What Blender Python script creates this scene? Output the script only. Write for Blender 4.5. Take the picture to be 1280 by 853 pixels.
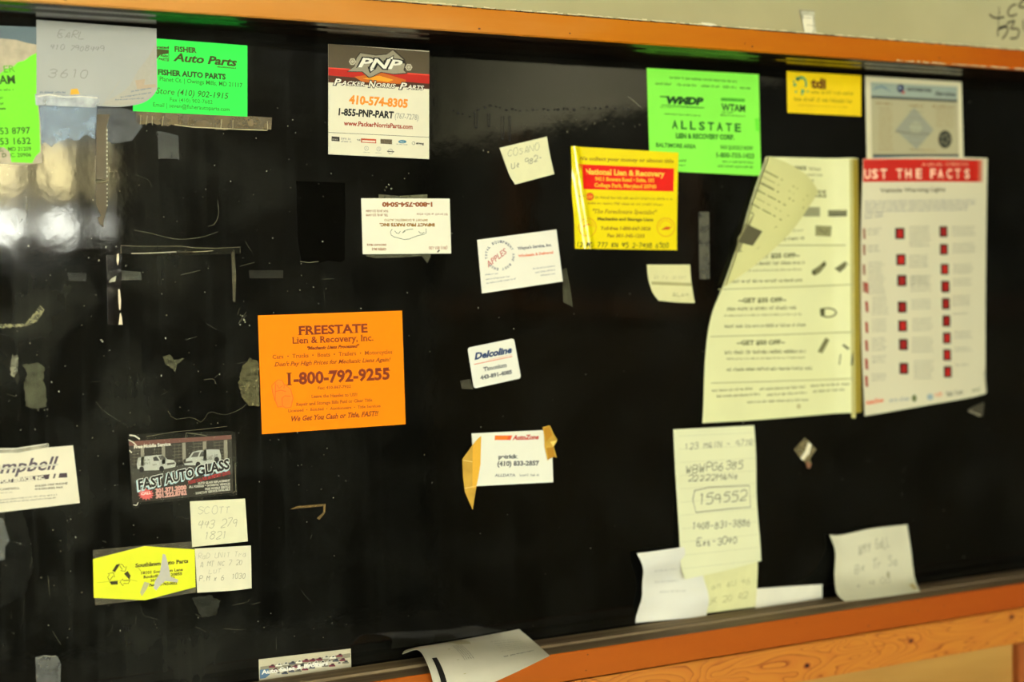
import bpy, bmesh, math, random
from mathutils import Vector, Matrix

for o in list(bpy.data.objects): bpy.data.objects.remove(o)
SC = bpy.context.scene
COL = SC.collection

# ------------------------------------------------------------------ camera
FPX = 1950.0
TH, PI_, RO = math.radians(28.869), math.radians(2.0), math.radians(1.132)
FW = Vector((math.sin(TH)*math.cos(PI_), math.cos(TH)*math.cos(PI_), -math.sin(PI_)))
RT = Vector((math.cos(TH), -math.sin(TH), 0)); UP = RT.cross(FW)
R2 = RT*math.cos(RO) - UP*math.sin(RO); U2 = RT*math.sin(RO) + UP*math.cos(RO)
CAM = Vector((0, 0, 1.5)) - FW*1.477
cd = bpy.data.cameras.new('camera'); cam = bpy.data.objects.new('camera', cd); COL.objects.link(cam)
cd.sensor_width = 36; cd.lens = FPX*36/1280; cd.clip_start = 0.05
m3 = Matrix((R2, U2, -FW)).transposed()
cam.matrix_world = Matrix.Translation(CAM) @ m3.to_4x4()
cd.dof.use_dof = True; cd.dof.focus_distance = 1.365; cd.dof.aperture_fstop = 3.1
SC.camera = cam

# ------------------------------------------------------------------ world, sun, daylight, exposure
w = bpy.data.worlds.new('world'); SC.world = w; w.use_nodes = True
bg = w.node_tree.nodes['Background']; bg.inputs[0].default_value = (0.80, 0.90, 1.0, 1); bg.inputs[1].default_value = 13.0
sd = bpy.data.lights.new('sun', 'SUN'); sd.energy = 165; sd.angle = 0.01; sd.color = (1, 0.96, 0.88)
sun = bpy.data.objects.new('sun', sd); COL.objects.link(sun)
sun.rotation_euler = Vector((-0.25, -0.8, -0.5)).to_track_quat('-Z', 'Y').to_euler()
ad = bpy.data.lights.new('daylight', 'AREA'); ad.shape = 'RECTANGLE'; ad.size = 2.4; ad.size_y = 1.4
ad.energy = 330; ad.color = (1.0, 0.985, 0.91)
al = bpy.data.objects.new('daylight', ad); COL.objects.link(al)
al.location = (-1.8, -5.58, 1.72); al.rotation_euler = (math.radians(90), 0, 0)
VS = SC.view_settings
SC.display_settings.display_device = 'sRGB'
VS.view_transform = 'Standard'; VS.look = 'None'; VS.gamma = 1; VS.use_curve_mapping = False; VS.exposure = 0.0

# ------------------------------------------------------------------ helpers
def at(x, y, Y=0.0):                     # picture point -> world point on the plane y = Y
    d = FW*FPX + R2*(x-640) + U2*(426.5-y)
    return CAM + d*((Y-CAM.y)/d.y)

def lin(c):
    return tuple(((v/255)/12.92 if v/255 <= .04045 else ((v/255+.055)/1.055)**2.4) for v in c)

MATS = {}
def nodes(m):
    m.use_nodes = True; nt = m.node_tree; return nt, nt.nodes['Principled BSDF']

def paper(c, rough=.55, var=.06, spec=.4, scale=60, bump=.15):
    k = ('p', c, rough, var, spec, scale, bump)
    if k in MATS: return MATS[k]
    m = bpy.data.materials.new('paper'); nt, b = nodes(m); L = nt.links.new
    tc = nt.nodes.new('ShaderNodeTexCoord'); n = nt.nodes.new('ShaderNodeTexNoise'); n.inputs['Scale'].default_value = scale
    n.inputs['Detail'].default_value = 5
    L(tc.outputs['Object'], n.inputs['Vector'])
    r = nt.nodes.new('ShaderNodeValToRGB'); l = lin(c)
    r.color_ramp.elements[0].position = .3; r.color_ramp.elements[1].position = .7
    r.color_ramp.elements[0].color = (*[v*(1-var) for v in l], 1); r.color_ramp.elements[1].color = (*[min(1, v*(1+var*.5)) for v in l], 1)
    L(n.outputs['Fac'], r.inputs[0]); L(r.outputs[0], b.inputs['Base Color'])
    b.inputs['Roughness'].default_value = rough; b.inputs['Specular IOR Level'].default_value = spec
    if bump:
        bp = nt.nodes.new('ShaderNodeBump'); bp.inputs['Strength'].default_value = bump; bp.inputs['Distance'].default_value = .0006
        L(n.outputs['Fac'], bp.inputs['Height']); L(bp.outputs[0], b.inputs['Normal'])
    MATS[k] = m; return m

def ink(c):
    c = tuple(max(0, int(v*(.92 if max(c) < 215 else 1))) for v in c)
    return paper(c, .6, .04, .3, 400, 0)

def film(c, alpha, rough=.2, scale=90, spec=.5, lo=.35, hi=1.3):
    k = ('f', c, alpha, rough, scale, spec, lo, hi)
    if k in MATS: return MATS[k]
    m = bpy.data.materials.new('film'); nt, b = nodes(m); L = nt.links.new
    tc = nt.nodes.new('ShaderNodeTexCoord'); n = nt.nodes.new('ShaderNodeTexNoise'); n.inputs['Scale'].default_value = scale; n.inputs['Detail'].default_value = 6
    L(tc.outputs['Object'], n.inputs['Vector'])
    mr = nt.nodes.new('ShaderNodeMapRange'); mr.inputs[1].default_value = .3; mr.inputs[2].default_value = .7
    mr.inputs[3].default_value = alpha*lo; mr.inputs[4].default_value = min(1, alpha*hi)
    L(n.outputs['Fac'], mr.inputs[0]); L(mr.outputs[0], b.inputs['Alpha'])
    b.inputs['Base Color'].default_value = (*lin(c), 1); b.inputs['Roughness'].default_value = rough
    b.inputs['Specular IOR Level'].default_value = spec
    bp = nt.nodes.new('ShaderNodeBump'); bp.inputs['Strength'].default_value = .3; bp.inputs['Distance'].default_value = .001
    L(n.outputs['Fac'], bp.inputs['Height']); L(bp.outputs[0], b.inputs['Normal'])
    MATS[k] = m; return m

def painted(c1, c2, rough=.5, scale=(3, 30, 30), detail=6, bump=.2, spec=.4, lo=.35, hi=.65):
    m = bpy.data.materials.new('painted'); nt, b = nodes(m); L = nt.links.new
    tc = nt.nodes.new('ShaderNodeTexCoord'); mp = nt.nodes.new('ShaderNodeMapping'); mp.inputs['Scale'].default_value = scale
    n = nt.nodes.new('ShaderNodeTexNoise'); n.inputs['Scale'].default_value = 1; n.inputs['Detail'].default_value = detail
    L(tc.outputs['Object'], mp.inputs[0]); L(mp.outputs[0], n.inputs['Vector'])
    r = nt.nodes.new('ShaderNodeValToRGB'); r.color_ramp.elements[0].position = lo; r.color_ramp.elements[1].position = hi
    r.color_ramp.elements[0].color = (*lin(c1), 1); r.color_ramp.elements[1].color = (*lin(c2), 1)
    L(n.outputs['Fac'], r.inputs[0]); L(r.outputs[0], b.inputs['Base Color'])
    b.inputs['Roughness'].default_value = rough; b.inputs['Specular IOR Level'].default_value = spec
    bp = nt.nodes.new('ShaderNodeBump'); bp.inputs['Strength'].default_value = bump; bp.inputs['Distance'].default_value = .002
    L(n.outputs['Fac'], bp.inputs['Height']); L(bp.outputs[0], b.inputs['Normal'])
    return m

def link(name, me, parent=None):
    o = bpy.data.objects.new(name, me); COL.objects.link(o)
    if parent: o.parent = parent
    return o

def tag(o, label=None, cat=None, group=None, kind=None):
    if label: o['label'] = label
    if cat: o['category'] = cat
    if group: o['group'] = group
    if kind: o['kind'] = kind
    return o

def boxes(name, bxs, mat, parent=None, bevel=0, origin=None):
    bm = bmesh.new(); og = Vector(origin) if origin else Vector((0, 0, 0))
    for (x0, x1, y0, y1, z0, z1) in bxs:
        r = bmesh.ops.create_cube(bm, size=1)
        for v in r['verts']:
            v.co = Vector((x0+(v.co.x+.5)*(x1-x0), y0+(v.co.y+.5)*(y1-y0), z0+(v.co.z+.5)*(z1-z0))) - og
    if bevel: bmesh.ops.bevel(bm, geom=list(bm.edges), offset=bevel, segments=2, affect='EDGES')
    me = bpy.data.meshes.new(name); bm.to_mesh(me); bm.free(); me.materials.append(mat)
    o = link(name, me, parent)
    if origin: o.location = og - (parent.location if parent else Vector((0, 0, 0)))
    return o

def prism_x(name, prof, x0, x1, mat, parent=None, seg=1):     # (y, z) profile swept along x
    vs, fs = [], []; n = len(prof)
    for i in range(seg+1):
        x = x0+(x1-x0)*i/seg
        vs += [(x, p[0], p[1]) for p in prof]
    for i in range(seg):
        for k in range(n):
            a, b = i*n+k, i*n+(k+1) % n
            fs.append((a, b, b+n, a+n))
    fs.append(tuple(range(n))[::-1]); fs.append(tuple(range(seg*n, seg*n+n)))
    me = bpy.data.meshes.new(name); me.from_pydata(vs, [], fs); me.validate()
    bm = bmesh.new(); bm.from_mesh(me); bmesh.ops.recalc_face_normals(bm, faces=bm.faces); bm.to_mesh(me); bm.free()
    me.materials.append(mat); return link(name, me, parent)

# ---- lettering built from the built-in vector font
TC = {}
def text_shape(s, bold=0, shear=0, serif=False):
    k = (s, bold, shear, serif)
    if k in TC: return TC[k]
    cu = bpy.data.curves.new('t', 'FONT'); cu.body = s; cu.size = 1; cu.resolution_u = 2; cu.offset = bold; cu.shear = shear
    ob = bpy.data.objects.new('t', cu); COL.objects.link(ob)
    dg = bpy.context.evaluated_depsgraph_get(); dg.update()
    me = bpy.data.meshes.new_from_object(ob.evaluated_get(dg))
    V = [(v.co.x, v.co.y) for v in me.vertices]; F = [tuple(p.vertices) for p in me.polygons]
    if serif:
        cnt = {}
        for f in F:
            for i in range(len(f)):
                e = tuple(sorted((f[i], f[(i+1) % len(f)]))); cnt[e] = cnt.get(e, 0)+1
        xh = .50
        for e, c in cnt.items():
            if c != 1: continue
            a, b = V[e[0]], V[e[1]]
            if abs(a[1]-b[1]) > .004: continue
            L = abs(a[0]-b[0]); y = a[1]
            if not (.03 < L < .3): continue
            if abs(y+bold*.5) < .035 or abs(y-xh) < .06 or abs(y-.70) < .06:
                up = 1 if y < .2 else -1
                x0, x1 = min(a[0], b[0])-.07, max(a[0], b[0])+.07
                n = len(V); V += [(x0, y), (x1, y), (x1, y+up*.05), (x0, y+up*.05)]; F.append((n, n+1, n+2, n+3) if up > 0 else (n+3, n+2, n+1, n))
    bpy.data.objects.remove(ob); bpy.data.curves.remove(cu); bpy.data.meshes.remove(me)
    if not V: V = [(0, 0)]
    r = (V, F, min(v[0] for v in V), max(v[0] for v in V)); TC[k] = r; return r
CAPH = max(v[1] for v in text_shape('H')[0])

# ---- single-stroke hand lettering
HW = {'0': '16 04 02 10 30 42 44 36 16', '1': '15 26 20', '2': '05 16 36 45 43 00 40', '3': '05 26 45 33 13 33 42 30 10 01', '4': '16 03 43 36 30',
      '5': '46 16 04 34 42 30 00', '6': '36 14 01 10 30 42 33 03', '7': '06 46 10', '8': '26 05 14 33 42 30 10 01 13 34 45 26', '9': '44 23 04 16 36 44 40',
      'A': '00 26 40 12 32', 'B': '00 06 36 45 33 03 43 41 30 00', 'C': '45 26 04 02 10 30 41', 'D': '00 06 26 44 42 20 00', 'E': '46 06 00 40 03 33',
      'F': '46 06 00 03 33', 'G': '45 26 04 01 20 41 43 23', 'H': '06 00 03 43 46 40', 'I': '26 20', 'J': '46 41 20 01', 'K': '06 00 02 46 13 40',
      'L': '06 00 40', 'M': '00 06 23 46 40', 'N': '00 06 40 46', 'O': '16 04 02 10 30 42 44 36 16', 'P': '00 06 36 45 33 03', 'R': '00 06 36 45 33 03 40',
      'S': '45 26 05 14 33 42 20 01', 'T': '06 46 26 20', 'U': '06 01 10 30 41 46', 'V': '06 20 46', 'W': '06 10 24 30 46', 'X': '06 40 23 46 00',
      'Y': '06 23 46 23 20', 'Z': '06 46 00 40', '-': '03 33', '(': '26 14 12 20', ')': '16 24 22 10', '.': '10 11', ' ': '', '/': '00 46', 'a': '33 13 01 10 30 34 30 41', 'e': '02 32 24 12 10 30', 'n': '00 04 23 34 30', 'r': '00 04 23 34', 'x': '00 34 22 04 30', 't': '15 10 30 23 03'}

class Sheet:
    """a piece of paper, card or tape; outline in picture points, laid on the board plane (or a free 3D patch)"""
    def __init__(s, name, quad=None, poly=None, edges=None, mat=None, lift=.0006, thick=.0003, h=None, n=None, label=None, cat='note',
                 group=None, parent=None, Yp=0.0, kind=None, free=None):
        s.lift, s.h, s.Yp, s.free = lift, h, Yp, free
        s.prints = {}; s.name = name; s.lab = (label, cat, group, kind); s.parent = parent; s.thick = thick; s.mat = mat
        s.N = n or (1 if (h is None and edges is None and free is None) else 40)
        s.poly = None
        if free:                                   # {top,bottom,left,right}: lists of (x, y, Y)
            s.E = {k: s.resample([at(*p) for p in v], s.N+1) for k, v in free.items()}
            s.W = (s.E['top'][-1]-s.E['top'][0]).length; s.H = (s.E['left'][-1]-s.E['left'][0]).length
            s.c = s.surf(.5, .5)
        else:
            if quad: q = quad
            elif edges: q = [edges['top'][0], edges['top'][-1], edges['bottom'][-1], edges['bottom'][0]]
            else:
                xs = [p[0] for p in poly]; ys = [p[1] for p in poly]
                q = [(min(xs), min(ys)), (max(xs), min(ys)), (max(xs), max(ys)), (min(xs), max(ys))]
            Q = [s.p2(*p) for p in q]
            s.O, s.ex, s.ey = Q[0], Q[1]-Q[0], Q[3]-Q[0]
            c = (Q[0]+Q[1]+Q[2]+Q[3])/4; s.c = Vector((c.x, Yp-lift, c.y))
            if poly: s.poly = [s.p2(*p) for p in poly]
            else:
                e = edges or {}
                def g(k, a, b): return s.resample([s.p2(*p) for p in e.get(k, (a, b))], s.N+1)
                s.E = {'top': g('top', q[0], q[1]), 'bottom': g('bottom', q[3], q[2]), 'left': g('left', q[0], q[3]), 'right': g('right', q[1], q[2])}
    @staticmethod
    def resample(P, n):
        if len(P) == 2: return [P[0].lerp(P[1], i/(n-1)) for i in range(n)]
        pts = [P[0]*2-P[1]]+list(P)+[P[-1]*2-P[-2]]; out = []
        d = [0]
        for a, b in zip(P, P[1:]): d.append(d[-1]+(b-a).length)
        for i in range(n):
            t = d[-1]*i/(n-1); k = 0
            while k < len(P)-2 and d[k+1] < t: k += 1
            u = (t-d[k])/max(1e-9, d[k+1]-d[k]); p0, p1, p2, p3 = pts[k:k+4]
            out.append((p1*2+(p2-p0)*u+(p0*2-p1*5+p2*4-p3)*u*u+(p1*3-p0-p2*3+p3)*u*u*u)*.5)
        return out
    def p2(s, x, y):
        if s.free: return Vector((x/1000*s.W, -y/1000*s.H))      # free patches: print coordinates in thousandths of the sheet
        p = at(x, y, s.Yp); return Vector((p.x, p.z))
    def surf(s, u, v):
        n = s.N; fu = min(max(u, 0), 1)*n; fv = min(max(v, 0), 1)*n
        def L(e, f):
            i = min(int(f), n-1); return s.E[e][i].lerp(s.E[e][i+1], f-i)
        T, B, Lf, Rg = L('top', fu), L('bottom', fu), L('left', fv), L('right', fv)
        E = s.E; c = E['top'][0]*((1-u)*(1-v))+E['top'][-1]*(u*(1-v))+E['bottom'][0]*((1-u)*v)+E['bottom'][-1]*(u*v)
        return T*(1-v)+B*v+Lf*(1-u)+Rg*u-c
    def uv(s, p):
        d = p-s.O; det = s.ex.x*s.ey.y-s.ex.y*s.ey.x
        return ((d.x*s.ey.y-d.y*s.ey.x)/det, (s.ex.x*d.y-s.ex.y*d.x)/det)
    def to3(s, p, off=0):
        if s.free:
            u, v = p.x/s.W, -p.y/s.H; e = .01
            P = s.surf(u, v); n = (s.surf(u+e, v)-s.surf(u-e, v)).cross(s.surf(u, v-e)-s.surf(u, v+e)).normalized()
            return P+n*(off+s.thick*.5) if off >= 0 else P-n*(-off)
        hh = s.h(*s.uv(p)) if s.h else 0
        return Vector((p.x, s.Yp-s.lift-hh-off, p.y))
    # --- print primitives
    def add(s, part, col, V, F, layer):
        if part in ('lettering',) : s.cnt = getattr(s, 'cnt', 0)+1; part = 'lettering#%d' % s.cnt
        d = s.prints.setdefault(part, ([], [], [], []))
        if col not in d[3]: d[3].append(col)
        b = len(d[0]); d[0].extend(s.to3(v, .00005*layer)-s.c for v in V)
        for f in F: d[1].append(tuple(i+b for i in f)); d[2].append(d[3].index(col))
    def frame(s, x0, y0, x1, y1, h):
        a, b = s.p2(x0, y0), s.p2(x1, y1); al = b-a; L = al.length; ux = al/L; uy = Vector((-ux.y, ux.x))
        hp = (s.p2(x0, y0-h)-a).length
        return a, ux, uy, L, hp
    def T(s, t, x0, y0, x1, y1, h, col, bold=0, shear=0, serif=False, part='lettering', layer=2, grow=0):
        a, ux, uy, L, hp = s.frame(x0, y0, x1, y1, h)
        if h < 7 and not grow: bold += .018 if h > 4.5 else .028
        V, F, m0, m1 = text_shape(t, bold+grow, shear, serif)
        m0 += grow; m1 -= grow
        sx = L/(m1-m0); sy = hp/CAPH*1.06
        s.add(part, col, [a+ux*((v[0]-m0)*sx)+uy*(v[1]*sy) for v in V], F, layer)
    def P(s, pts, col, part='printed_shape', layer=1, n=1):
        if n > 1 and len(pts) == 4:
            Q = [s.p2(*p) for p in pts]; V = []; F = []
            for j in range(n+1):
                for i in range(n+1):
                    u, v = i/n, j/n; V.append((Q[0]*(1-u)+Q[1]*u)*(1-v)+(Q[3]*(1-u)+Q[2]*u)*v)
            for j in range(n):
                for i in range(n):
                    k = j*(n+1)+i; F.append((k, k+n+1, k+n+2, k+1))
            s.add(part, col, V, F, layer)
        else:
            V = [s.p2(*p) for p in pts]
            ar = sum(V[i].x*V[(i+1) % len(V)].y-V[(i+1) % len(V)].x*V[i].y for i in range(len(V)))
            if ar < 0: V.reverse()
            s.add(part, col, V, [tuple(range(len(V)))], layer)
    def D(s, x, y, rx, ry, col, part='printed_shape', layer=1, n=18):
        s.P([(x+rx*math.cos(2*math.pi*i/n), y+ry*math.sin(2*math.pi*i/n)) for i in range(n)], col, part, layer)
    def S(s, pts, wd, col, part='lettering', layer=2):
        Q = [s.p2(*p) for p in pts]; V = []; F = []
        if s.free: hw = wd/2*s.W/1000
        else: hw = wd/2*(s.p2(pts[0][0], pts[0][1]+1)-Q[0]).length
        for i, p in enumerate(Q):
            t = (Q[min(i+1, len(Q)-1)]-Q[max(i-1, 0)]); t = t.normalized() if t.length > 0 else Vector((1, 0))
            nn = Vector((-t.y, t.x))*hw; V += [p-nn, p+nn]
        for i in range(len(Q)-1): F.append((2*i, 2*i+2, 2*i+3, 2*i+1))
        s.add(part, col, V, F, layer)
    def ring(s, x, y, rx, ry, wd, col, part='printed_shape', layer=1, a0=0, a1=360, n=24):
        s.S([(x+rx*math.cos(math.radians(a0+(a1-a0)*i/n)), y+ry*math.sin(math.radians(a0+(a1-a0)*i/n))) for i in range(n+1)], wd, col, part, layer)
    def Hand(s, t, x0, y0, x1, y1, h, wd, col, seed=1, slant=.15, part='handwriting'):
        rnd = random.Random(seed); a, ux, uy, L, hp = s.frame(x0, y0, x1, y1, h); n = len(t); cw = L/n
        hw = wd/h*hp/2
        for i, ch in enumerate(t):
            g = HW.get(ch, HW.get(ch.upper(), '00 46'));
            if not g: continue
            jx, jy, sc = rnd.uniform(-.08, .08)*cw, rnd.uniform(-.08, .08)*hp, rnd.uniform(.85, 1.1)
            pts = []
            for q in g.split():
                gx, gy = int(q[0])/4, int(q[1])/6
                X = (i+.1)*cw+gx*cw*.72*sc+slant*gy*hp+jx+rnd.uniform(-.02, .02)*cw; Z = gy*hp*sc+jy+rnd.uniform(-.02, .02)*hp
                pts.append(a+ux*X+uy*Z)
            pts = Sheet.resample(pts, max(8, len(pts)*3)); V = []; F = []
            for k, p in enumerate(pts):
                tt = pts[min(k+1, len(pts)-1)]-pts[max(k-1, 0)]; tt = tt.normalized() if tt.length > 0 else Vector((1, 0))
                nn = Vector((-tt.y, tt.x))*hw*rnd.uniform(.8, 1.1); V += [p-nn, p+nn]
            for k in range(len(pts)-1): F.append((2*k, 2*k+2, 2*k+3, 2*k+1))
            s.add(part, col, V, F, 2)
    def M(s, x0, y0, x1, y1, h, col, seed=0, fill=1.0, part='small_print', layer=2):
        rnd = random.Random(seed*77+int(x0*3+y0*7)); a, ux, uy, L, hp = s.frame(x0, y0, x1, y1, h); cw = hp*.62; x = 0; word = rnd.randint(3, 8); V = []; F = []
        def r(a0, b0, a1, b1):
            n = len(V); V.extend([a+ux*a0+uy*b0, a+ux*a1+uy*b0, a+ux*a1+uy*b1, a+ux*a0+uy*b1]); F.append((n, n+1, n+2, n+3))
        while x < L-cw:
            if word == 0:
                x += cw*.9; word = rnd.randint(2, 8); continue
            k = rnd.randint(0, 4); b = cw*.28; hh = hp*rnd.choice((.7, .7, 1))
            r(x, 0, x+b, hh)
            if k in (0, 1): r(x+b, 0, x+cw*.75, b)
            if k in (1, 2, 3): r(x+b, hh*.8-b*.2, x+cw*.75, hh*.8+b*.8)
            if k in (2, 4, 0): r(x+cw*.52, 0, x+cw*.8, hp*.7)
            x += cw; word -= 1
        if V: s.add(part, col, V, F, layer)
    # --- make the meshes
    def done(s):
        V, F = [], []
        def put(pf, pb, faces, loop):
            n = len(pf); b = len(V)
            V.extend(p-s.c for p in pf); V.extend(p-s.c for p in pb)
            for f in faces: F.append(tuple(i+b for i in f)); F.append(tuple(i+b+n for i in reversed(f)))
            k = len(V); m = len(loop)
            V.extend(pf[i]-s.c for i in loop); V.extend(pb[i]-s.c for i in loop)
            for i in range(m):
                j = (i+1) % m; F.append((k+i, k+m+i, k+m+j, k+j))
        if s.poly:
            P = list(s.poly); ar = sum(P[i].x*P[(i+1) % len(P)].y-P[(i+1) % len(P)].x*P[i].y for i in range(len(P)))
            if ar < 0: P.reverse()
            put([s.to3(p) for p in P], [s.to3(p, -s.thick) for p in P], [tuple(range(len(P)))], list(range(len(P))))
        else:
            n = s.N; pf = []; pb = []
            for j in range(n+1):
                for i in range(n+1):
                    if s.free:
                        q = Vector((i/n*s.W, -j/n*s.H)); pf.append(s.to3(q, 0)); pb.append(s.to3(q, -s.thick*.5-1e-6))
                    else:
                        q = s.surf(i/n, j/n); pf.append(s.to3(q)); pb.append(s.to3(q, -s.thick))
            fs = [(j*(n+1)+i, (j+1)*(n+1)+i, (j+1)*(n+1)+i+1, j*(n+1)+i+1) for j in range(n) for i in range(n)]
            loop = [j*(n+1) for j in range(n+1)]+[n*(n+1)+i for i in range(1, n+1)]+[j*(n+1)+n for j in range(n-1, -1, -1)]+[i for i in range(n-1, 0, -1)]
            put(pf, pb, fs, loop)
        me = bpy.data.meshes.new(s.name); me.from_pydata(V, [], F); me.materials.append(s.mat)
        if s.N > 1: me.polygons.foreach_set('use_smooth', [True]*len(me.polygons))
        me.update(); o = link(s.name, me)
        o.location = s.c
        if s.parent: o.parent = s.parent; o.location = s.c-s.parent.location
        l, c, g, k = s.lab; tag(o, l, c if not s.parent else None, g, k)
        for part, (PV, PF, PM, PC) in s.prints.items():
            part = part.split('#')[0]
            pm = bpy.data.meshes.new(part); pm.from_pydata(PV, [], PF)
            for c_ in PC: pm.materials.append(ink(c_))
            pm.polygons.foreach_set('material_index', PM)
            if s.N > 1: pm.polygons.foreach_set('use_smooth', [True]*len(pm.polygons))
            pm.update(); po_ = link(part, pm, o)
            if part in ('small_print', 'perforation', 'car_lot', 'ruled_line', 'crease_and_glint', 'rule', 'handwriting'): po_['kind'] = 'stuff'
        s.o = o; return o

def crop(ox, oy, k): return lambda x, y: (ox+x/k, oy+y/k)
def crop4(ox, oy, k): return lambda x0, y0, x1, y1, h: (ox+x0/k, oy+y0/k, ox+x1/k, oy+y1/k, h/k)

# ------------------------------------------------------------------ the room
XL, XR, YB, H = -3.6, 2.6, -5.5, 2.8
ZT, ZB = 1.7742, 1.2149          # underside of the top rail, top of the ledge
BX0, BX1 = -1.02, 1.06
YF = -.07                        # front face of the frame
dark = painted((52, 50, 40), (66, 62, 50), .7, (2, 2, 2))
backm = painted((46, 44, 36), (62, 58, 46), .8, (2, 2, 2))
plaster = painted((164, 158, 118), (178, 172, 132), .75, (4, 4, 4), bump=.1)
ZTOP = at(960, 38, YF).z         # top of the orange rail
zr1 = at(960, 811, YF).z         # bottom of the lower orange rail
zp0, zp1 = at(1280, 761.5, YF).z, at(1272, 805.5, YF).z
for bx_ in ((XL, XR, -.055, .12, ZTOP-.012, H), (XL, XR, -.0549, .12, 0, zp1-.001), (XL, BX0-.03, -.055, .12, zp1, ZTOP-.012), (BX1+.03, XR, -.055, .12, zp1, ZTOP-.012),
      (BX0-.03, BX1+.03, .03, .12, zp1, ZTOP-.012)):
    tag(boxes('wall_front', [bx_], plaster), kind='structure')
tag(boxes('floor', [(XL-.1, XR+.1, YB-.1, .12, -.1, 0)], painted((70, 66, 58), (96, 90, 80), .5, (3, 3, 3))), kind='structure')
tag(boxes('ceiling', [(XL-.1, XR+.1, YB-.15, .12, H, H+.1)], painted((190, 186, 168), (205, 200, 182), .9, (2, 2, 2))), kind='structure')
tag(boxes('wall_left', [(XL-.1, XL, YB, .12, 0, H)], painted((150, 146, 124), (162, 158, 136), .8, (2, 2, 2))), kind='structure')
wr = tag(boxes('wall_right', [(XR, XR+.1, YB, .12, 0, H)], dark), kind='structure')
boxes('upper_band', [(XR-.012, XR, YB, -.055, 2.22, H)], painted((196, 194, 164), (208, 204, 176), .8, (1, 1, 1)), wr)
tag(boxes('trim_1', [(XR-.035, XR-.012, YB, -.055, 2.215, 2.262)], painted((220, 212, 180), (228, 222, 190), .4, (1, 1, 1))), kind='structure')

# back wall with two openings: window_1 (mirrored in the black panel) and window_2 (the big one that lights the room)
def mir(x, y, Y):                 # where a reflection seen at picture point x, y stands in the room
    p = at(x, y); c = Vector((CAM.x, -CAM.y, CAM.z)); d = p-c; return c+d*((Y-c.y)/d.y)
w1 = (mir(-80, 250, YB).x, mir(156, 250, YB).x, mir(80, 310, YB).z, mir(100, 52, YB).z)
w2 = (-3.0, -.6, 1.02, 2.42)
def wall_with(holes, x0, x1, y0, y1, z0, z1):
    out = []; xs = x0
    for (a, b, c, d) in sorted(holes):
        out.append((xs, a, y0, y1, z0, z1)); out.append((a, b, y0, y1, z0, c)); out.append((a, b, y0, y1, d, z1)); xs = b
    out.append((xs, x1, y0, y1, z0, z1)); return out
tag(boxes('wall_back', wall_with([w1, w2], XL, XR, YB-.15, YB, 0, H), backm), kind='structure')
wood_w = painted((150, 140, 118), (170, 160, 136), .5, (8, 8, 8))
gm = bpy.data.materials.new('window_glass'); nt, b = nodes(gm)
tr = nt.nodes.new('ShaderNodeBsdfTransparent'); gl = nt.nodes.new('ShaderNodeBsdfGlossy'); gl.inputs['Roughness'].default_value = .02
fr = nt.nodes.new('ShaderNodeFresnel'); fr.inputs[0].default_value = 1.45; mx = nt.nodes.new('ShaderNodeMixShader')
tr.inputs[0].default_value = (.93, .95, .92, 1)
nt.links.new(fr.outputs[0], mx.inputs[0]); nt.links.new(tr.outputs[0], mx.inputs[1]); nt.links.new(gl.outputs[0], mx.inputs[2]); nt.links.new(mx.outputs[0], nt.nodes['Material Output'].inputs[0])
def window(name, r, cols, rows, mw=.03):
    x0, x1, z0, z1 = r; y = YB-.05
    e = bpy.data.objects.new(name, None); COL.objects.link(e); e.location = ((x0+x1)/2, y, z0); e['kind'] = 'structure'
    t = .035; og = tuple(e.location)
    boxes('window_frame', [(x0, x0+t, y-.04, y+.04, z0, z1), (x1-t, x1, y-.04, y+.04, z0, z1), (x0+t, x1-t, y-.04, y+.04, z0, z0+t), (x0+t, x1-t, y-.04, y+.04, z1-t, z1)], wood_w, e, origin=og)
    for c in cols: boxes('muntin', [(c-mw/2, c+mw/2, y-.02, y+.02, z0+t, z1-t)], wood_w, e, origin=og)
    for r_ in rows: boxes('transom_bar', [(x0+t, x1-t, y-.019, y+.019, r_-mw/2, r_+mw/2)], wood_w, e, origin=og)
    boxes('window_pane', [(x0+t, x1-t, y-.003, y+.003, z0+t, z1-t)], gm, e, origin=og)
    boxes('window_sill', [(x0-.04, x1+.04, YB-.005, YB+.05, z0-.03, z0)], wood_w, e, origin=og)
window('window_1', w1, [mir(-28, 250, YB).x, mir(45, 250, YB).x, mir(105, 250, YB).x], [mir(80, 253, YB).z], .075)
window('window_2', w2, [-2.4, -1.8, -1.2], [1.72], .03)
# gauzy curtain over the last column of window_1
cx0, cx1 = mir(107, 250, YB).x, mir(154, 250, YB).x
cv = []; cf = []; n = 40
for i in range(n+1):
    X = cx0+(cx1-cx0)*i/n; Yc = YB+.03+.012*math.sin(i*1.1)
    cv += [(X-cx0, Yc-YB, 0), (X-cx0, Yc-YB, w1[3]-w1[2]+.05)]
for i in range(n): cf.append((2*i, 2*i+2, 2*i+3, 2*i+1))
me = bpy.data.meshes.new('curtain'); me.from_pydata(cv, [], cf); me.materials.append(film((196, 190, 150), .72, .8, 30, .2, .8, 1.1))
o = link('curtain', me); o.location = (cx0, YB, w1[2]-.02)
tag(o, 'narrow gauzy curtain hanging at the right side of the small back window', 'curtain')
# outside
ob = tag(boxes('garage_building', [(-4, 9, -16, -14, 0, mir(80, 178, -14).z)], painted((205, 188, 140), (222, 206, 160), .9, (1, 1, 1)), origin=(2.5, -15, 0)), 'low cream garage building outside the back windows', 'building')
boxes('white_door', [(-2, 7, -13.99, -13.95, 0, mir(80, 256, -14).z)], painted((225, 225, 222), (240, 240, 236), .6, (1, 1, 1)), ob, origin=(2.5, -15, 0))
tag(boxes('ground', [(-30, 30, -40, YB-.15, -.12, -.02)], painted((120, 118, 110), (140, 138, 130), .9, (1, 1, 1))), kind='structure')
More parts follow.
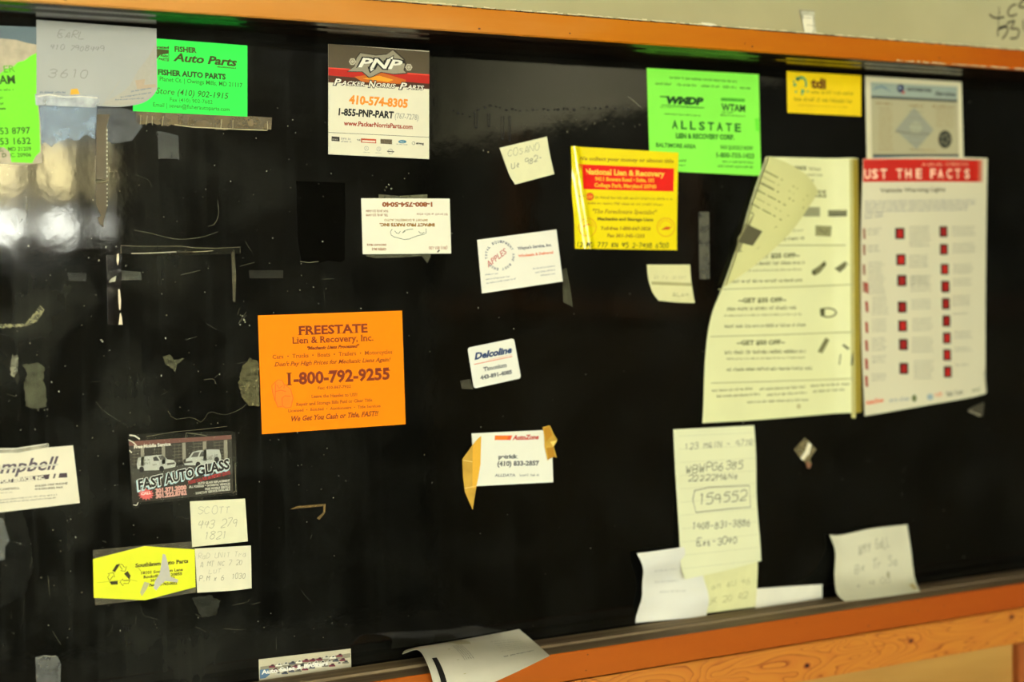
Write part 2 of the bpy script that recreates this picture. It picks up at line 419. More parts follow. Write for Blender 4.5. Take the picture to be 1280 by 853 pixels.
# wood panelling dado and posts on the right wall, seen mirrored as brown bands
brown = painted((104, 70, 38), (128, 88, 50), .5, (4, 4, 1))
tag(boxes('trim_2', [(XR-.05, XR, YB, -.055, 1.43, 1.50)], brown), kind='structure')
tag(boxes('wainscot_right', [(XR-.02, XR, YB, -.055, 0, 1.43)], painted((84, 74, 52), (104, 90, 62), .6, (2, 12, 1))), kind='structure')
def wall_y(px):                  # depth on the right wall seen at picture column px
    p = at(px, 300); c = Vector((CAM.x, -CAM.y, CAM.z)); d = p-c; return c.y+d.y*((XR-.04-c.x)/d.x)
for i, (a, b_) in enumerate(((636, 657), (862, 884))):
    tag(boxes('trim_%d' % (3+i), [(XR-.06, XR-.012, wall_y(a), wall_y(b_), 1.43, 2.2)], brown), kind='structure')

# ceiling lamp added out of view to brighten the upper right wall
em = bpy.data.materials.new('added_lamp_diffuser'); nt, b = nodes(em); b.inputs['Emission Color'].default_value = (1, .97, .84, 1); b.inputs['Emission Strength'].default_value = 70
b.inputs['Base Color'].default_value = (.8, .8, .78, 1)
lp = bpy.data.objects.new('added_ceiling_lamp', None); COL.objects.link(lp); lp.location = (1.75, -4.2, H)
tag(lp, 'long white lamp added on the ceiling behind the viewer to brighten the right wall', 'lamp')
boxes('added_housing', [(1.64, 1.86, -4.9, -3.5, H-.05, H)], paper((230, 230, 224), .4), lp, .004, origin=(1.75, -4.2, H))
boxes('added_diffuser', [(1.66, 1.84, -4.88, -3.52, H-.085, H-.0505)], em, lp, .01, origin=(1.75, -4.2, H))

# ------------------------------------------------------------------ black panel
bmat = bpy.data.materials.new('black_gloss'); nt, b = nodes(bmat); L = nt.links.new
tc = nt.nodes.new('ShaderNodeTexCoord')
def noise(scale, det=6, mp=None, w=0):
    n = nt.nodes.new('ShaderNodeTexNoise'); n.inputs['Scale'].default_value = scale; n.inputs['Detail'].default_value = det
    src = tc.outputs['Object']
    if mp:
        q = nt.nodes.new('ShaderNodeMapping'); q.inputs['Scale'].default_value = mp; q.inputs['Location'].default_value = (w, w, w); L(src, q.inputs[0]); src = q.outputs[0]
    L(src, n.inputs['Vector']); return n.outputs['Fac']
def mrange(v, a, b2, c, d):
    n = nt.nodes.new('ShaderNodeMapRange'); n.inputs[1].default_value = a; n.inputs[2].default_value = b2; n.inputs[3].default_value = c; n.inputs[4].default_value = d; L(v, n.inputs[0]); return n.outputs[0]
def mathn(op, a, b2):
    n = nt.nodes.new('ShaderNodeMath'); n.operation = op
    L(a, n.inputs[0])
    if hasattr(b2, 'links'): L(b2, n.inputs[1])
    else: n.inputs[1].default_value = b2
    return n.outputs[0]
sx = nt.nodes.new('ShaderNodeSeparateXYZ'); L(tc.outputs['Object'], sx.inputs[0])
left = mrange(sx.outputs['X'], -.62, -.10, 1, .12)           # the left end has been handled and taped over most
left.node.clamp = True
d1 = mrange(noise(14, 9), .45, .75, 0, 1); d2 = mrange(noise(1, 6, (120, 120, 5), 3), .5, .85, 0, .5)
dirt = mathn('MULTIPLY', mathn('ADD', d1, d2), left)
mixc = nt.nodes.new('ShaderNodeMix'); mixc.data_type = 'RGBA'
lc = nt.nodes.new('ShaderNodeMix'); lc.data_type = 'RGBA'; lc.inputs['A'].default_value = (.0016, .0016, .0011, 1); lc.inputs['B'].default_value = (.0062, .006, .0046, 1)
L(left, lc.inputs['Factor']); L(lc.outputs['Result'], mixc.inputs['A']); mixc.inputs['B'].default_value = (.085, .085, .066, 1)
L(mathn('MULTIPLY', dirt, .42), mixc.inputs['Factor'])
L(mixc.outputs['Result'], b.inputs['Base Color'])
b.inputs['IOR'].default_value = 1.5
L(mathn('ADD', mathn('MULTIPLY', dirt, .06), mrange(noise(30, 5), .3, .8, .03, .07)), b.inputs['Roughness'])
bp = nt.nodes.new('ShaderNodeBump'); bp.inputs['Strength'].default_value = .05; bp.inputs['Distance'].default_value = .002
L(noise(34, 7), bp.inputs['Height']); L(bp.outputs[0], b.inputs['Normal'])
board = tag(boxes('black_panel', [(BX0, BX1, 0, .012, ZB-.05, ZT+.02)], bmat), 'long glossy black panel covered with taped cards and flyers', 'panel')

# ------------------------------------------------------------------ frame
def rail_mat(c1, c2, c3):
    m = bpy.data.materials.new('rail_paint'); nt, b = nodes(m); L = nt.links.new
    tc = nt.nodes.new('ShaderNodeTexCoord'); sp = nt.nodes.new('ShaderNodeSeparateXYZ'); L(tc.outputs['Object'], sp.inputs[0])
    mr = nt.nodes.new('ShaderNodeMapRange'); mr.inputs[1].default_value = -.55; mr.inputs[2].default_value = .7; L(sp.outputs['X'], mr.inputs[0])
    n = nt.nodes.new('ShaderNodeTexNoise'); n.inputs['Scale'].default_value = 1; n.inputs['Detail'].default_value = 7
    mp = nt.nodes.new('ShaderNodeMapping'); mp.inputs['Scale'].default_value = (9, 60, 60); L(tc.outputs['Object'], mp.inputs[0]); L(mp.outputs[0], n.inputs['Vector'])
    ad = nt.nodes.new('ShaderNodeMath'); ad.operation = 'MULTIPLY_ADD'; L(n.outputs['Fac'], ad.inputs[0]); ad.inputs[1].default_value = .35; ad.inputs[2].default_value = -.175
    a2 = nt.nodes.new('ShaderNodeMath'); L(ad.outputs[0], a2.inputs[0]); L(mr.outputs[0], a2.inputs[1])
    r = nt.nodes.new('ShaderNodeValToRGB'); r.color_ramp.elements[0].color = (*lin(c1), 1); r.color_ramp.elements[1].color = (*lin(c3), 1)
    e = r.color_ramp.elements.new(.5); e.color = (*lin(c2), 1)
    L(a2.outputs[0], r.inputs[0]); L(r.outputs[0], b.inputs['Base Color']); b.inputs['Roughness'].default_value = .5; b.inputs['Specular IOR Level'].default_value = .15
    bp = nt.nodes.new('ShaderNodeBump'); bp.inputs['Strength'].default_value = .25; bp.inputs['Distance'].default_value = .001
    L(n.outputs['Fac'], bp.inputs['Height']); L(bp.outputs[0], b.inputs['Normal']); return m
fr = bpy.data.objects.new('panel_frame', None); COL.objects.link(fr); fr.location = (0, 0, 0)
tag(fr, 'worn orange wooden frame with dark inner moulding around the black panel', 'frame')
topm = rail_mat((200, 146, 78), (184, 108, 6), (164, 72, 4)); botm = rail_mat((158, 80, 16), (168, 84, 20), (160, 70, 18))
bead = painted((30, 18, 9), (46, 28, 14), .2, (2, 40, 40), spec=.5, bump=.02)
prism_x('top_rail', [(YF, ZT+.0012), (YF-.0012, ZT+.0025), (YF-.0012, ZTOP-.0015), (YF, ZTOP), (-.056, ZTOP), (-.056, ZT+.0012)], BX0-.06, BX1+.06, topm, fr)
prism_x('top_bead', [(-.0685, ZT+.0015), (-.062, ZT-.0005), (-.057, ZT+.0012), (-.040, ZT+.0014), (-.036, ZT), (-.0285, ZT), (-.0265, ZT+.0012), (0, ZT+.0012), (0, ZT+.02), (-.0685, ZT+.02)], BX0, BX1, bead, fr)
sillm = painted((88, 66, 46), (146, 126, 94), .85, (5, 90, 30), lo=.3, hi=.7, bump=.5)
prism_x('ledge', [(-.0045, ZB-.002), (-.031, ZB-.0022), (-.034, ZB+.0008), (-.039, ZB+.0008), (-.041, ZB-.001), (-.0685, ZB-.0006), (-.0685, ZB-.02), (-.0045, ZB-.02)], BX0, BX1, sillm, fr)
prism_x('bottom_rail', [(-.0685, ZB), (YF, ZB), (YF-.001, ZB-.0012), (YF-.001, zr1+.001), (YF, zr1), (-.056, zr1), (-.056, ZB-.002), (-.0685, ZB-.0006)], BX0-.06, BX1+.06, botm, fr)
boxes('side_stile', [(BX0-.06, BX0, YF, -.0, ZB, ZT)], topm, fr, .001); boxes('side_stile', [(BX1, BX1+.06, YF, 0, ZB, ZT)], botm, fr, .001)
# ragged cream paint line along the rail edges
rnd = random.Random(5)
def ragged(name, z, x0, x1, Y, amp, mat, parent, n=260, gaps=.25):
    V = []; F = []
    for i in range(n):
        if rnd.random() < gaps: continue
        xa = x0+(x1-x0)*i/n; xb = x0+(x1-x0)*(i+1)/n; a, b2 = rnd.uniform(.2, 1)*amp, rnd.uniform(.2, 1)*amp; d = rnd.uniform(-.2, .2)*amp
        k = len(V); V += [(xa, Y, z+d), (xb, Y, z+d), (xb, Y, z+b2+d), (xa, Y, z+a+d), (xa, Y+.0008, z+d), (xb, Y+.0008, z+d), (xb, Y+.0008, z+b2+d), (xa, Y+.0008, z+a+d)]
        F += [(k, k+1, k+2, k+3), (k+3, k+2, k+6, k+7), (k, k+4, k+5, k+1), (k, k+3, k+7, k+4), (k+1, k+5, k+6, k+2)]
    me = bpy.data.meshes.new(name); me.from_pydata(V, [], F); me.materials.append(mat); o = link(name, me, parent); o['kind'] = 'stuff'; return o
cream = paper((214, 204, 160), .7)
ragged('chipped_paint', ZTOP+.0002, -.4, 1.0, YF-.0014, .0014, cream, fr)
ragged('chipped_paint', ZT+.0022, .42, .66, YF-.0014, .0013, cream, fr, 60, .2)
ragged('dark_crack', ZTOP-.0009, -.45, 1.0, YF-.0016, .0010, paper((60, 30, 12), .8), fr, 300, .1)
rnd = random.Random(11)
V = []; F = []
for i in range(26):
    x = rnd.uniform(-.5, .68); z = rnd.choice((rnd.uniform(ZT+.004, ZTOP-.003), rnd.uniform(zr1+.003, ZB-.003))); r_ = rnd.uniform(.0004, .0011); k = len(V)
    for q in range(6): V.append((x+r_*math.cos(q*1.047)*rnd.uniform(.6, 1.8), YF-.0016, z+r_*math.sin(q*1.047)))
    F.append(tuple(range(k, k+6)))
me = bpy.data.meshes.new('dents'); me.from_pydata(V, [], F); me.materials.append(paper((96, 52, 20), .7)); link('dents', me, fr)['kind'] = 'stuff'

# pine board and plywood below
pm = bpy.data.materials.new('pine'); nt, b = nodes(pm); L = nt.links.new
tc = nt.nodes.new('ShaderNodeTexCoord'); mp = nt.nodes.new('ShaderNodeMapping'); mp.inputs['Scale'].default_value = (5, 22, 26); L(tc.outputs['Object'], mp.inputs[0])
n1 = nt.nodes.new('ShaderNodeTexNoise'); n1.inputs['Scale'].default_value = .9; n1.inputs['Detail'].default_value = 2; n1.inputs['Distortion'].default_value = 1.6; L(mp.outputs[0], n1.inputs['Vector'])
mt = nt.nodes.new('ShaderNodeMath'); mt.operation = 'MULTIPLY'; mt.inputs[1].default_value = 15; L(n1.outputs['Fac'], mt.inputs[0])
fc = nt.nodes.new('ShaderNodeMath'); fc.operation = 'FRACT'; L(mt.outputs[0], fc.inputs[0])
r = nt.nodes.new('ShaderNodeValToRGB'); r.color_ramp.elements[0].color = (*lin((196, 122, 40)), 1); r.color_ramp.elements[1].color = (*lin((140, 66, 16)), 1); r.color_ramp.elements[0].position = .35
e = r.color_ramp.elements.new(.85); e.color = (*lin((190, 112, 38)), 1)
L(fc.outputs[0], r.inputs[0]); L(r.outputs[0], b.inputs['Base Color']); b.inputs['Roughness'].default_value = .45
zg = zr1-.0022
po = boxes('pine_board', [(BX0-.06, BX1+.06, YF+.002, -.055, zp1, zg)], pm, None, .0012, origin=(0, -.06, zp1))
tag(po, 'varnished knotty pine board running below the orange bottom rail', 'board')
for (kx, ky) in ((1140, 802), (1010, 833), (1266, 772)):
    p = at(kx, ky, YF); V = []; F = []
    for rr in (0, .0018, .0035):
        for q in range(12): V.append((p.x+rr*1.5*math.cos(q*.5236)*(1+.15*math.sin(q*2)), YF+.0016, p.z+rr*math.sin(q*.5236)))
    F = [tuple(range(12, 24))[::1]]
    me = bpy.data.meshes.new('knot'); me.from_pydata([(v[0]-0, v[1]+.06, v[2]-zp1) for v in V], [], F+[(12+i, 24+i, 24+(i+1) % 12, 12+(i+1) % 12) for i in range(12)])
    me.materials.append(paper((70, 30, 10), .6)); me.materials.append(paper((170, 92, 34), .6))
    me.polygons.foreach_set('material_index', [0]+[1]*12); link('knot', me, po)
ply = painted((168, 122, 54), (184, 140, 68), .6, (3, 8, 20), bump=.15)
pp = boxes('plywood_panel', [(BX0-.06, at(1272, 810, -.06).x, -.061, -.0553, .75, zp1)], ply, None, 0, origin=(0, -.058, .75))
tag(pp, 'tan plywood panel below the pine board', 'panel')
ps = boxes('corner_stile', [(at(1273, 810, YF).x, BX1+.06, YF, -.055, .75, zp1-.0005)], painted((150, 78, 30), (172, 94, 40), .5, (30, 8, 4)), None, .001, origin=(.9, -.06, .75))
tag(ps, 'reddish brown upright at the right end of the plywood panel', 'board')

# ------------------------------------------------------------------ cards and flyers
BLK = (28, 26, 22)
# torn green flyer at the left edge
G1 = (118, 226, 40)
s = Sheet('torn_flyer', poly=[(-62, 36), (46, 42), (47, 70), (47, 120), (50, 150), (53, 204), (30, 206), (-60, 203)], mat=paper((186, 174, 148), .6, .25, scale=90), lift=.0005,
          label='torn bright green flyer with a ripped beige top at the left edge', cat='flyer')
s.P([(-60, 30), (46, 34), (46, 56), (34, 54), (20, 50), (0, 48), (-60, 60)], (104, 122, 130), 'plastic_band', 1)
s.P([(-60, 110), (-20, 100), (0, 92), (8, 86), (16, 84), (22, 78), (30, 76), (38, 70), (46, 66), (46, 120), (49, 150), (50, 190), (44, 196), (40, 204), (14, 203), (12, 190), (4, 184), (-10, 188), (-60, 190)], G1, 'green_paper', 2)
T = s.T; gd = (58, 104, 20)
T('CENT', -42, 92, -4, 91, 8, (96, 180, 34), .01, layer=3); T('ER', 5, 91, 19, 90, 8, (96, 180, 34), .01, layer=3); T('WHEEL TE', -70, 106, -4, 105, 9.5, (44, 84, 12), .03, layer=3); T('AM', -1, 105, 19, 104.5, 9.5, (44, 84, 12), .03, layer=3)
s.M(-50, 115, 19, 113.5, 3, gd, 1, layer=3); s.M(-50, 125, 6, 124, 3, gd, 2, layer=3); s.M(-50, 132, 6, 131, 3, gd, 3, layer=3); s.S([(-20, 137), (7, 136)], 1.6, (50, 90, 16), layer=3)
T('(410) 6', -52, 168.5, -6, 168, 7.5, (48, 92, 14), .015, layer=3); T('53 8797', 0, 168, 38, 167, 7.5, (48, 92, 14), .015, layer=3); T('(301) 2', -52, 181.5, -6, 181, 7.5, (48, 92, 14), .015, layer=3); T('53 1632', 0, 181, 38.5, 180, 7.5, (48, 92, 14), .015, layer=3)
T('BALTIMORE,', -50, 190, 4, 189, 4.6, gd, layer=3); T('MD 21209', 10, 189, 39, 188.5, 4.6, gd, layer=3); T('WASHINGTON, D', -60, 197, 8, 196.5, 4.6, gd, layer=3); T('C. 20906', 13, 196.5, 39, 196, 4.6, gd, layer=3)
s.done()
# Fisher card
s = Sheet('business_card', quad=[(166, 46), (309, 57), (309, 146), (166, 139)], mat=paper((50, 236, 82), .5, .03, .2), lift=.0006,
          label='bright green auto parts card half covered by the grey note', cat='card')
c = crop(160, 40, 6.5625); q = crop4(160, 40, 6.5625); fd = (70, 78, 18)
s.P([c(190, 135), c(334, 148), c(334, 243), c(190, 232)], fd, 'logo', 1); s.P([c(232, 225), c(262, 190), c(330, 178), c(330, 240), c(232, 236)], (66, 240, 92), 'logo', 2)
s.T('Auto', *q(262, 205, 328, 208, 20), fd, .02, layer=3); s.T('PARTS', *q(250, 232, 330, 238, 18), fd, .02, layer=3)
s.T('Federated', *q(150, 128, 334, 140, 20), fd, .02)
s.T('FISHER', *q(380, 160, 562, 172, 38), fd, .025); s.T('Auto Parts', *q(368, 236, 892, 282, 60), fd, .035, .25)
s.T('PROFESSIONALS', *q(728, 292, 886, 304, 10), fd, .02, .2); s.T('FISHER AUTO PARTS', *q(244, 350, 800, 390, 40), (50, 74, 14), .03)
s.T('Planet Ct. | Owings Mills, MD 21117', *q(258, 402, 936, 456, 34), (46, 128, 30), -.005); s.T('Store (410) 902-1915', *q(228, 505, 822, 550, 46), (54, 92, 16), .008, .2)
s.T('Fax (410) 902-7682', *q(342, 570, 692, 592, 30), (46, 140, 30), -.01); s.T('Email | seven@fisherautoparts.com', *q(204, 612, 832, 652, 32), (46, 134, 30), -.005)
s.done()
# grey note over it
s = Sheet('taped_note', edges={'top': [(45, 25), (195, 36)], 'left': [(45, 25), (45, 131)], 'right': [(195, 36), (195, 90), (195, 112)], 'bottom': [(45, 131), (100, 130), (125, 133), (150, 134), (175, 130), (188, 122), (195, 112)]},
          mat=paper((166, 168, 163), .35, .05, scale=30), lift=.0014, n=40, h=lambda u, v: .006*max(0, u+v-1.35)**1.3+.0008*math.sin(v*3),
          label='grey pencilled note with a curled corner overlapping the green card', cat='note')
pc = (146, 146, 138)
s.Hand('EARL', 71, 47, 105, 48.5, 8.5, .8, pc, 1, .4); s.Hand('410 7908449', 61, 62, 129, 65, 6.5, .7, (140, 141, 134), 2, .3); s.Hand('3610', 59, 97, 111, 98, 11, .9, pc, 3, .25)
s.P([(194, 56), (194, 111), (187, 121), (174, 129), (150, 133), (127, 132), (147, 103)], (188, 184, 170), 'translucent_corner', 1)
s.P([(168, 101), (193, 98), (193, 110), (170, 112)], (196, 176, 148), 'translucent_corner', 2)
s.M(163, 116, 189, 111, 2.2, (70, 110, 150), 1); s.M(150, 123, 188, 117, 1.8, (80, 116, 150), 2); s.M(143, 126, 180, 124, 1.6, (90, 120, 150), 3)
s.M(49, 117, 82, 117, 2.4, (70, 96, 130), 4); s.P([(88, 112), (96, 111), (99, 118), (87, 119)], (232, 176, 52), 'orange_mark', 2)
s.done()
jag = random.Random(3)
def tape(name, poly, col, alpha, rough, lift, label, cat='tape', **k):
    if cat == 'residue':
        out = []
        for i_, (a_, b_) in enumerate(zip(poly, poly[1:]+poly[:1])):
            n_ = max(2, int(math.hypot(b_[0]-a_[0], b_[1]-a_[1])/2.2))
            for j_ in range(n_): out.append((a_[0]+(b_[0]-a_[0])*j_/n_+jag.uniform(-1, 1), a_[1]+(b_[1]-a_[1])*j_/n_+jag.uniform(-1, 1)))
        poly = out
    s = Sheet(name, poly=poly, mat=film(col, alpha, rough, k.pop('scale', 90), k.pop('spec', 0 if cat == 'residue' else .5), k.pop('lo', .35), k.pop('hi', 1.3)), lift=lift, thick=.00012, label=label, cat=cat); s.extra = k; return s
def glint(s, pts, wd, col=(225, 220, 200), part='crease_and_glint'): s.S(pts, wd, col, part, 3)
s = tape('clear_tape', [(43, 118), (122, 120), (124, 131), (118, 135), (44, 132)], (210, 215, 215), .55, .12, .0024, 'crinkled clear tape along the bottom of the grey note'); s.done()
glint(s2 := Sheet('tape_glint', quad=[(44, 120), (122, 122), (122, 124), (44, 122)], mat=film((235, 238, 238), .6, .2), lift=.0027, parent=s.o), [(46, 121), (60, 119), (80, 122), (100, 121), (121, 123)], 1.2); s2.done()  # pale streak paints the shine of the tape into its colour
# brown strips
def strip(name, top, bot, col, alpha, lift, label, jit=1.2, **k):
    def dens(P, n=14):
        out = []
        for (a, b2) in zip(P, P[1:]):
            for i in range(n): t = i/n; out.append((a[0]+(b2[0]-a[0])*t+jag.uniform(-jit, jit)*.3, a[1]+(b2[1]-a[1])*t+jag.uniform(-jit, jit)))
        return out+[P[-1]]
    return tape(name, [*top, *dens(bot)], col, alpha, .25, lift, label, **k)
s = strip('tape_strip', [(170, 138), (340, 147)], [(339, 162), (280, 162), (232, 158), (170, 154)], (104, 90, 58), .8, .0004, 'ragged brown tape strip under the bright green auto parts card', lo=.8, hi=1.2)
for x in (176, 184, 190, 204, 277, 291, 334): s.S([(x, 144+(x-170)*.05), (x+jag.uniform(-2, 2), 156+(x-170)*.04)], .7, (176, 166, 128), 'crease_and_glint')
s.S([(218, 156), (240, 159), (262, 160), (300, 162), (334, 163)], 1.2, (190, 178, 136), 'crease_and_glint'); s.done()
s = Sheet('tape_strip', poly=[(121, 143), (137, 143), (135, 152), (133, 158), (133, 224), (120, 224), (120, 165)], mat=paper((84, 72, 46), .4, .15), lift=.0009, label='vertical brown tape strip with a perforated edge in the window reflection', cat='tape')
s.S([(133.2, 160), (133.2, 224)], .8, (150, 140, 110), 'perforation')
for i in range(12): s.D(133.3, 163+i*5.2, .8, 1.2, (215, 212, 190), 'perforation', 3, 6)
s.done()
s = Sheet('tape_strip', poly=[(119.5, 229), (133.5, 228), (134, 258), (131, 270), (129, 276), (129, 284), (124, 280), (122, 273), (126, 270), (120, 256)], mat=paper((84, 72, 46), .4, .15), lift=.0008, label='pointed lower scrap of brown tape below the perforated strip', cat='tape')
for i in range(6): s.D(133.5, 231+i*5.2, .7, 1.1, (215, 212, 190), 'perforation', 3, 6)
s.done()
s = strip('plastic_scrap', [(50, 133), (121, 134)], [(119, 174), (108, 168), (96, 176), (84, 173), (76, 176), (64, 183), (55, 177), (51, 181)], (176, 196, 214), .38, .0005, 'torn milky plastic film below the grey note', cat='tape', jit=1.5); s.done()
s = tape('plastic_scrap', [(122, 136), (150, 135), (172, 140), (178, 158), (165, 176), (140, 180), (126, 168)], (120, 124, 124), .32, .3, .0004, 'wrinkled grey plastic scrap beside the perforated brown strip'); s.done()

# PNP card
s = Sheet('business_card', quad=[(410, 55), (536, 64), (536, 199), (410, 193)], mat=paper((226, 220, 192), .4, .03), lift=.0007,
          label='tall white card with a brown header and grey bolted emblem at the top', cat='card')
c = crop(400, 50, 5.687); q = crop4(400, 50, 5.687)
s.P([c(57, 28), c(775, 85), c(775, 350), c(57, 302)], (92, 80, 58), 'header_band', 1)
s.P([c(57, 195), c(775, 245), c(775, 312), c(57, 252)], (196, 34, 18), 'header_band', 2); s.P([c(57, 196), c(775, 247), c(775, 254), c(57, 203)], (226, 70, 50), 'header_band', 3)
s.P([c(57, 252), c(775, 312), c(775, 350), c(57, 302)], (84, 48, 26), 'header_band', 2)
s.P([c(240, 262), c(440, 235), c(610, 285), c(600, 315), c(300, 300)], (214, 108, 26), 'header_band', 3)
s.P([c(300, 275), c(420, 255), c(520, 285), c(480, 300)], (240, 160, 40), 'header_band', 4)
s.P([c(380+(x-380)*1.05, 170+(y-170)*1.09) for x, y in ((196, 224), (245, 188), (258, 130), (285, 95), (395, 112), (470, 105), (515, 74), (560, 115), (590, 140), (600, 175), (590, 215), (610, 235), (520, 242), (430, 228), (350, 268), (300, 225))], (58, 48, 34), 'logo', 4)
s.P([c(*p) for p in ((196, 224), (245, 188), (258, 130), (285, 95), (395, 112), (470, 105), (515, 74), (560, 115), (590, 140), (600, 175), (590, 215), (610, 235), (520, 242), (430, 228), (350, 268), (300, 225))], (166, 158, 134), 'logo', 5)
for bx, by in ((228, 155), (628, 195)):
    s.P([c(bx+26*math.cos(a*math.pi/3), by+27*math.sin(a*math.pi/3)) for a in range(6)], (198, 190, 164), 'logo', 6); s.ring(*c(bx, by), 2.2, 2.3, .8, (120, 112, 90), 'logo', 7)
s.T('PNP', *q(268, 192, 584, 210, 60), (24, 22, 18), .02, .3, grow=.1, layer=6); s.T('PNP', *q(268, 192, 584, 210, 60), (236, 232, 214), .03, .3, layer=8)
s.P([c(445, 150), c(522, 108), c(520, 150), c(500, 142), c(470, 178)], (24, 22, 18), 'logo', 7); s.P([c(465, 150), c(515, 117), c(512, 140), c(498, 134), c(480, 152)], (236, 232, 214), 'logo', 9)
s.P([c(335, 190), c(375, 195), c(392, 208), c(352, 238), c(345, 222)], (24, 22, 18), 'logo', 7); s.P([c(355, 195), c(380, 208), c(358, 226), c(353, 214)], (236, 232, 214), 'logo', 9)
for gcol, gg, ly in (((44, 30, 18), .11, 5), ((240, 234, 214), .02, 6)):
    for wd, a, b2, ini in (('PACKER', 95, 312, 'P'), ('NORRIS', 342, 535, 'N'), ('PARTS', 562, 735, 'P')):
        f = lambda x: 316+(x-95)*.0625
        s.T(wd[0], *q(a, f(a)+4, a+52, f(a+52)+4, 42), gcol, 0, .3, grow=gg, layer=ly); s.T(wd[1:], *q(a+54, f(a+54), b2, f(b2), 27), gcol, 0, .3, grow=gg, layer=ly)
s.T('410-574-8305', *q(203, 452, 622, 482, 54), (232, 140, 34), .045, .1); s.T('1-855-PNP-PART', *q(128, 534, 524, 558, 44), BLK, .045, .1)
s.T('(767-7278)', *q(530, 558, 698, 570, 36), (170, 168, 150), -.01, .15); s.T('www.PackerNorrisParts.com', *q(167, 607, 656, 634, 30), (176, 62, 26), .015, .05)
s.S([c(57, 658), c(775, 693)], .6, (90, 84, 66), 'rule')
s.P([c(80, 686), c(137, 690), c(137, 722), c(80, 718)], (44, 38, 32), 'logo', 1); s.M(*q(85, 712, 134, 714, 14), (180, 176, 160), 1, layer=3)
s.M(*q(146, 708, 222, 712, 18), (150, 146, 140), 3); s.M(*q(146, 726, 222, 730, 12), (150, 146, 140), 3)
s.T('THE', *q(260, 717, 285, 718, 10), BLK); s.P([c(289, 700), c(397, 706), c(397, 736), c(289, 730)], (206, 84, 44), 'logo', 1); s.P([c(297, 713), c(391, 718), c(391, 730), c(297, 725)], (232, 222, 196), 'logo', 2)
s.P([c(427, 704), c(510, 708), c(510, 743), c(427, 738)], (128, 112, 84), 'logo', 1); s.M(*q(432, 722, 506, 726, 12), (50, 44, 34), 6, layer=3); s.M(*q(432, 736, 506, 740, 9), (60, 52, 40), 5, layer=3)
s.D(*c(583, 724), 5.2, 2.2, (70, 136, 160), 'logo', 1); s.M(*q(540, 745, 625, 749, 8), (150, 150, 140), 4); s.M(*q(565, 729, 600, 731, 9), (214, 226, 220), 4, layer=3)
s.ring(*c(662, 735), 1.8, 1.8, .5, (60, 54, 48), 'logo', 1); s.T('strong', *q(680, 741, 736, 745, 14), BLK, .02)
for x, y in ((328, 772), (415, 776)): s.ring(*c(x, y), 2.6, 2.6, .4, (150, 150, 146), 'logo', 1); s.S([c(x-8, y+10), c(x, y-10), c(x+8, y+10)], .4, (140, 140, 136)); s.M(*q(x-24, y+30, x+24, y+32, 7), (150, 150, 146), 1)
s.ring(*c(498, 794), 3, 3, .5, (110, 108, 100), 'logo', 1); s.S([c(474, 792), c(524, 796)], 1.2, (90, 86, 78))
s.done()

# upside-down card with tape above and below
s = tape('clear_tape', [(473, 243), (500, 245), (534, 243), (534, 258), (473, 258)], (96, 94, 66), .75, .3, .0004, 'olive tape peeking above the upside-down white card', lo=.8); s.done()
s = tape('clear_tape', [(457, 312), (538, 312), (538, 321), (534, 329), (527, 320), (500, 322), (470, 323), (457, 320)], (92, 90, 66), .55, .3, .0004, 'wrinkled olive tape peeking below the upside-down white card', lo=.6); s.done()
s = Sheet('business_card', quad=[(451, 248), (561.5, 248.5), (563.5, 317), (453, 318)], mat=paper((236, 232, 208), .35, .02), lift=.0009,
          label='white card taped upside down with brown digits below the brown-header card', cat='card')
c = crop(440, 240, 9.846); q = crop4(440, 240, 9.846); br = (160, 84, 26)
s.T('1-800-754-5040', *q(983, 130, 364, 130, 48), br, .04); s.T('IMPACT PRO PARTS INC.', *q(1012, 390, 332, 388, 32), (164, 116, 40), .04)
s.T('IMPORT & DOMESTIC AUTO', *q(925, 336, 390, 334, 24), (196, 164, 110), .01); s.T('TEL (410) 221-5498', *q(438, 272, 165, 272, 26), (176, 132, 90)); s.T('FAX (410) 221-5484', *q(438, 224, 165, 222, 26), (176, 132, 90))
s.M(*q(1170, 264, 780, 262, 26), (180, 130, 90), 3); s.T('DISCOUNT PRICE', *q(415, 642, 178, 640, 20), (170, 110, 66), .02); s.T('OPEN M-S', *q(415, 690, 238, 690, 28), (180, 130, 90), .02); s.T('(301) 831-130', *q(1168, 672, 940, 672, 34), (190, 134, 100), .0)
gc = (130, 140, 112)
for L_ in (((490, 460), (468, 490), (475, 530), (510, 555), (570, 570), (640, 588), (700, 580), (760, 555), (810, 538), (870, 525), (905, 510), (905, 450)), ((520, 480), (545, 510), (570, 512), (590, 485)), ((620, 500), (640, 478), (700, 462), (745, 458)), ((815, 485), (830, 505), (860, 512), (885, 495))):
    s.S([c(*p) for p in L_], .8, gc, 'car_drawing')
s.S([c(615, 505), c(650, 480)], 1.3, gc, 'car_drawing'); s.S([c(1045, 742), c(1072, 716)], 1.8, (70, 74, 54), 'pen_mark')
s.done()

# small cream note
NOTE = (226, 222, 178)
s = Sheet('sticky_note', edges={'top': [(624, 185), (683, 171)], 'right': [(683, 171), (687, 195), (691, 218)], 'left': [(624, 185), (631, 205), (636, 220), (642, 231)], 'bottom': [(642, 231), (691, 218)]}, mat=paper(NOTE, .7), lift=.0008, n=20,
          h=lambda u, v: .004*max(0, v-.3)**1.5, label='small cream note, tilted, right of the tall white card', cat='note')
s.Hand('COSANO', 634, 196, 674, 187, 8, .7, (176, 174, 142), 3, .3); s.Hand('ue 982-', 638, 211, 678, 200, 7, .9, (150, 148, 126), 4, .3); s.done()
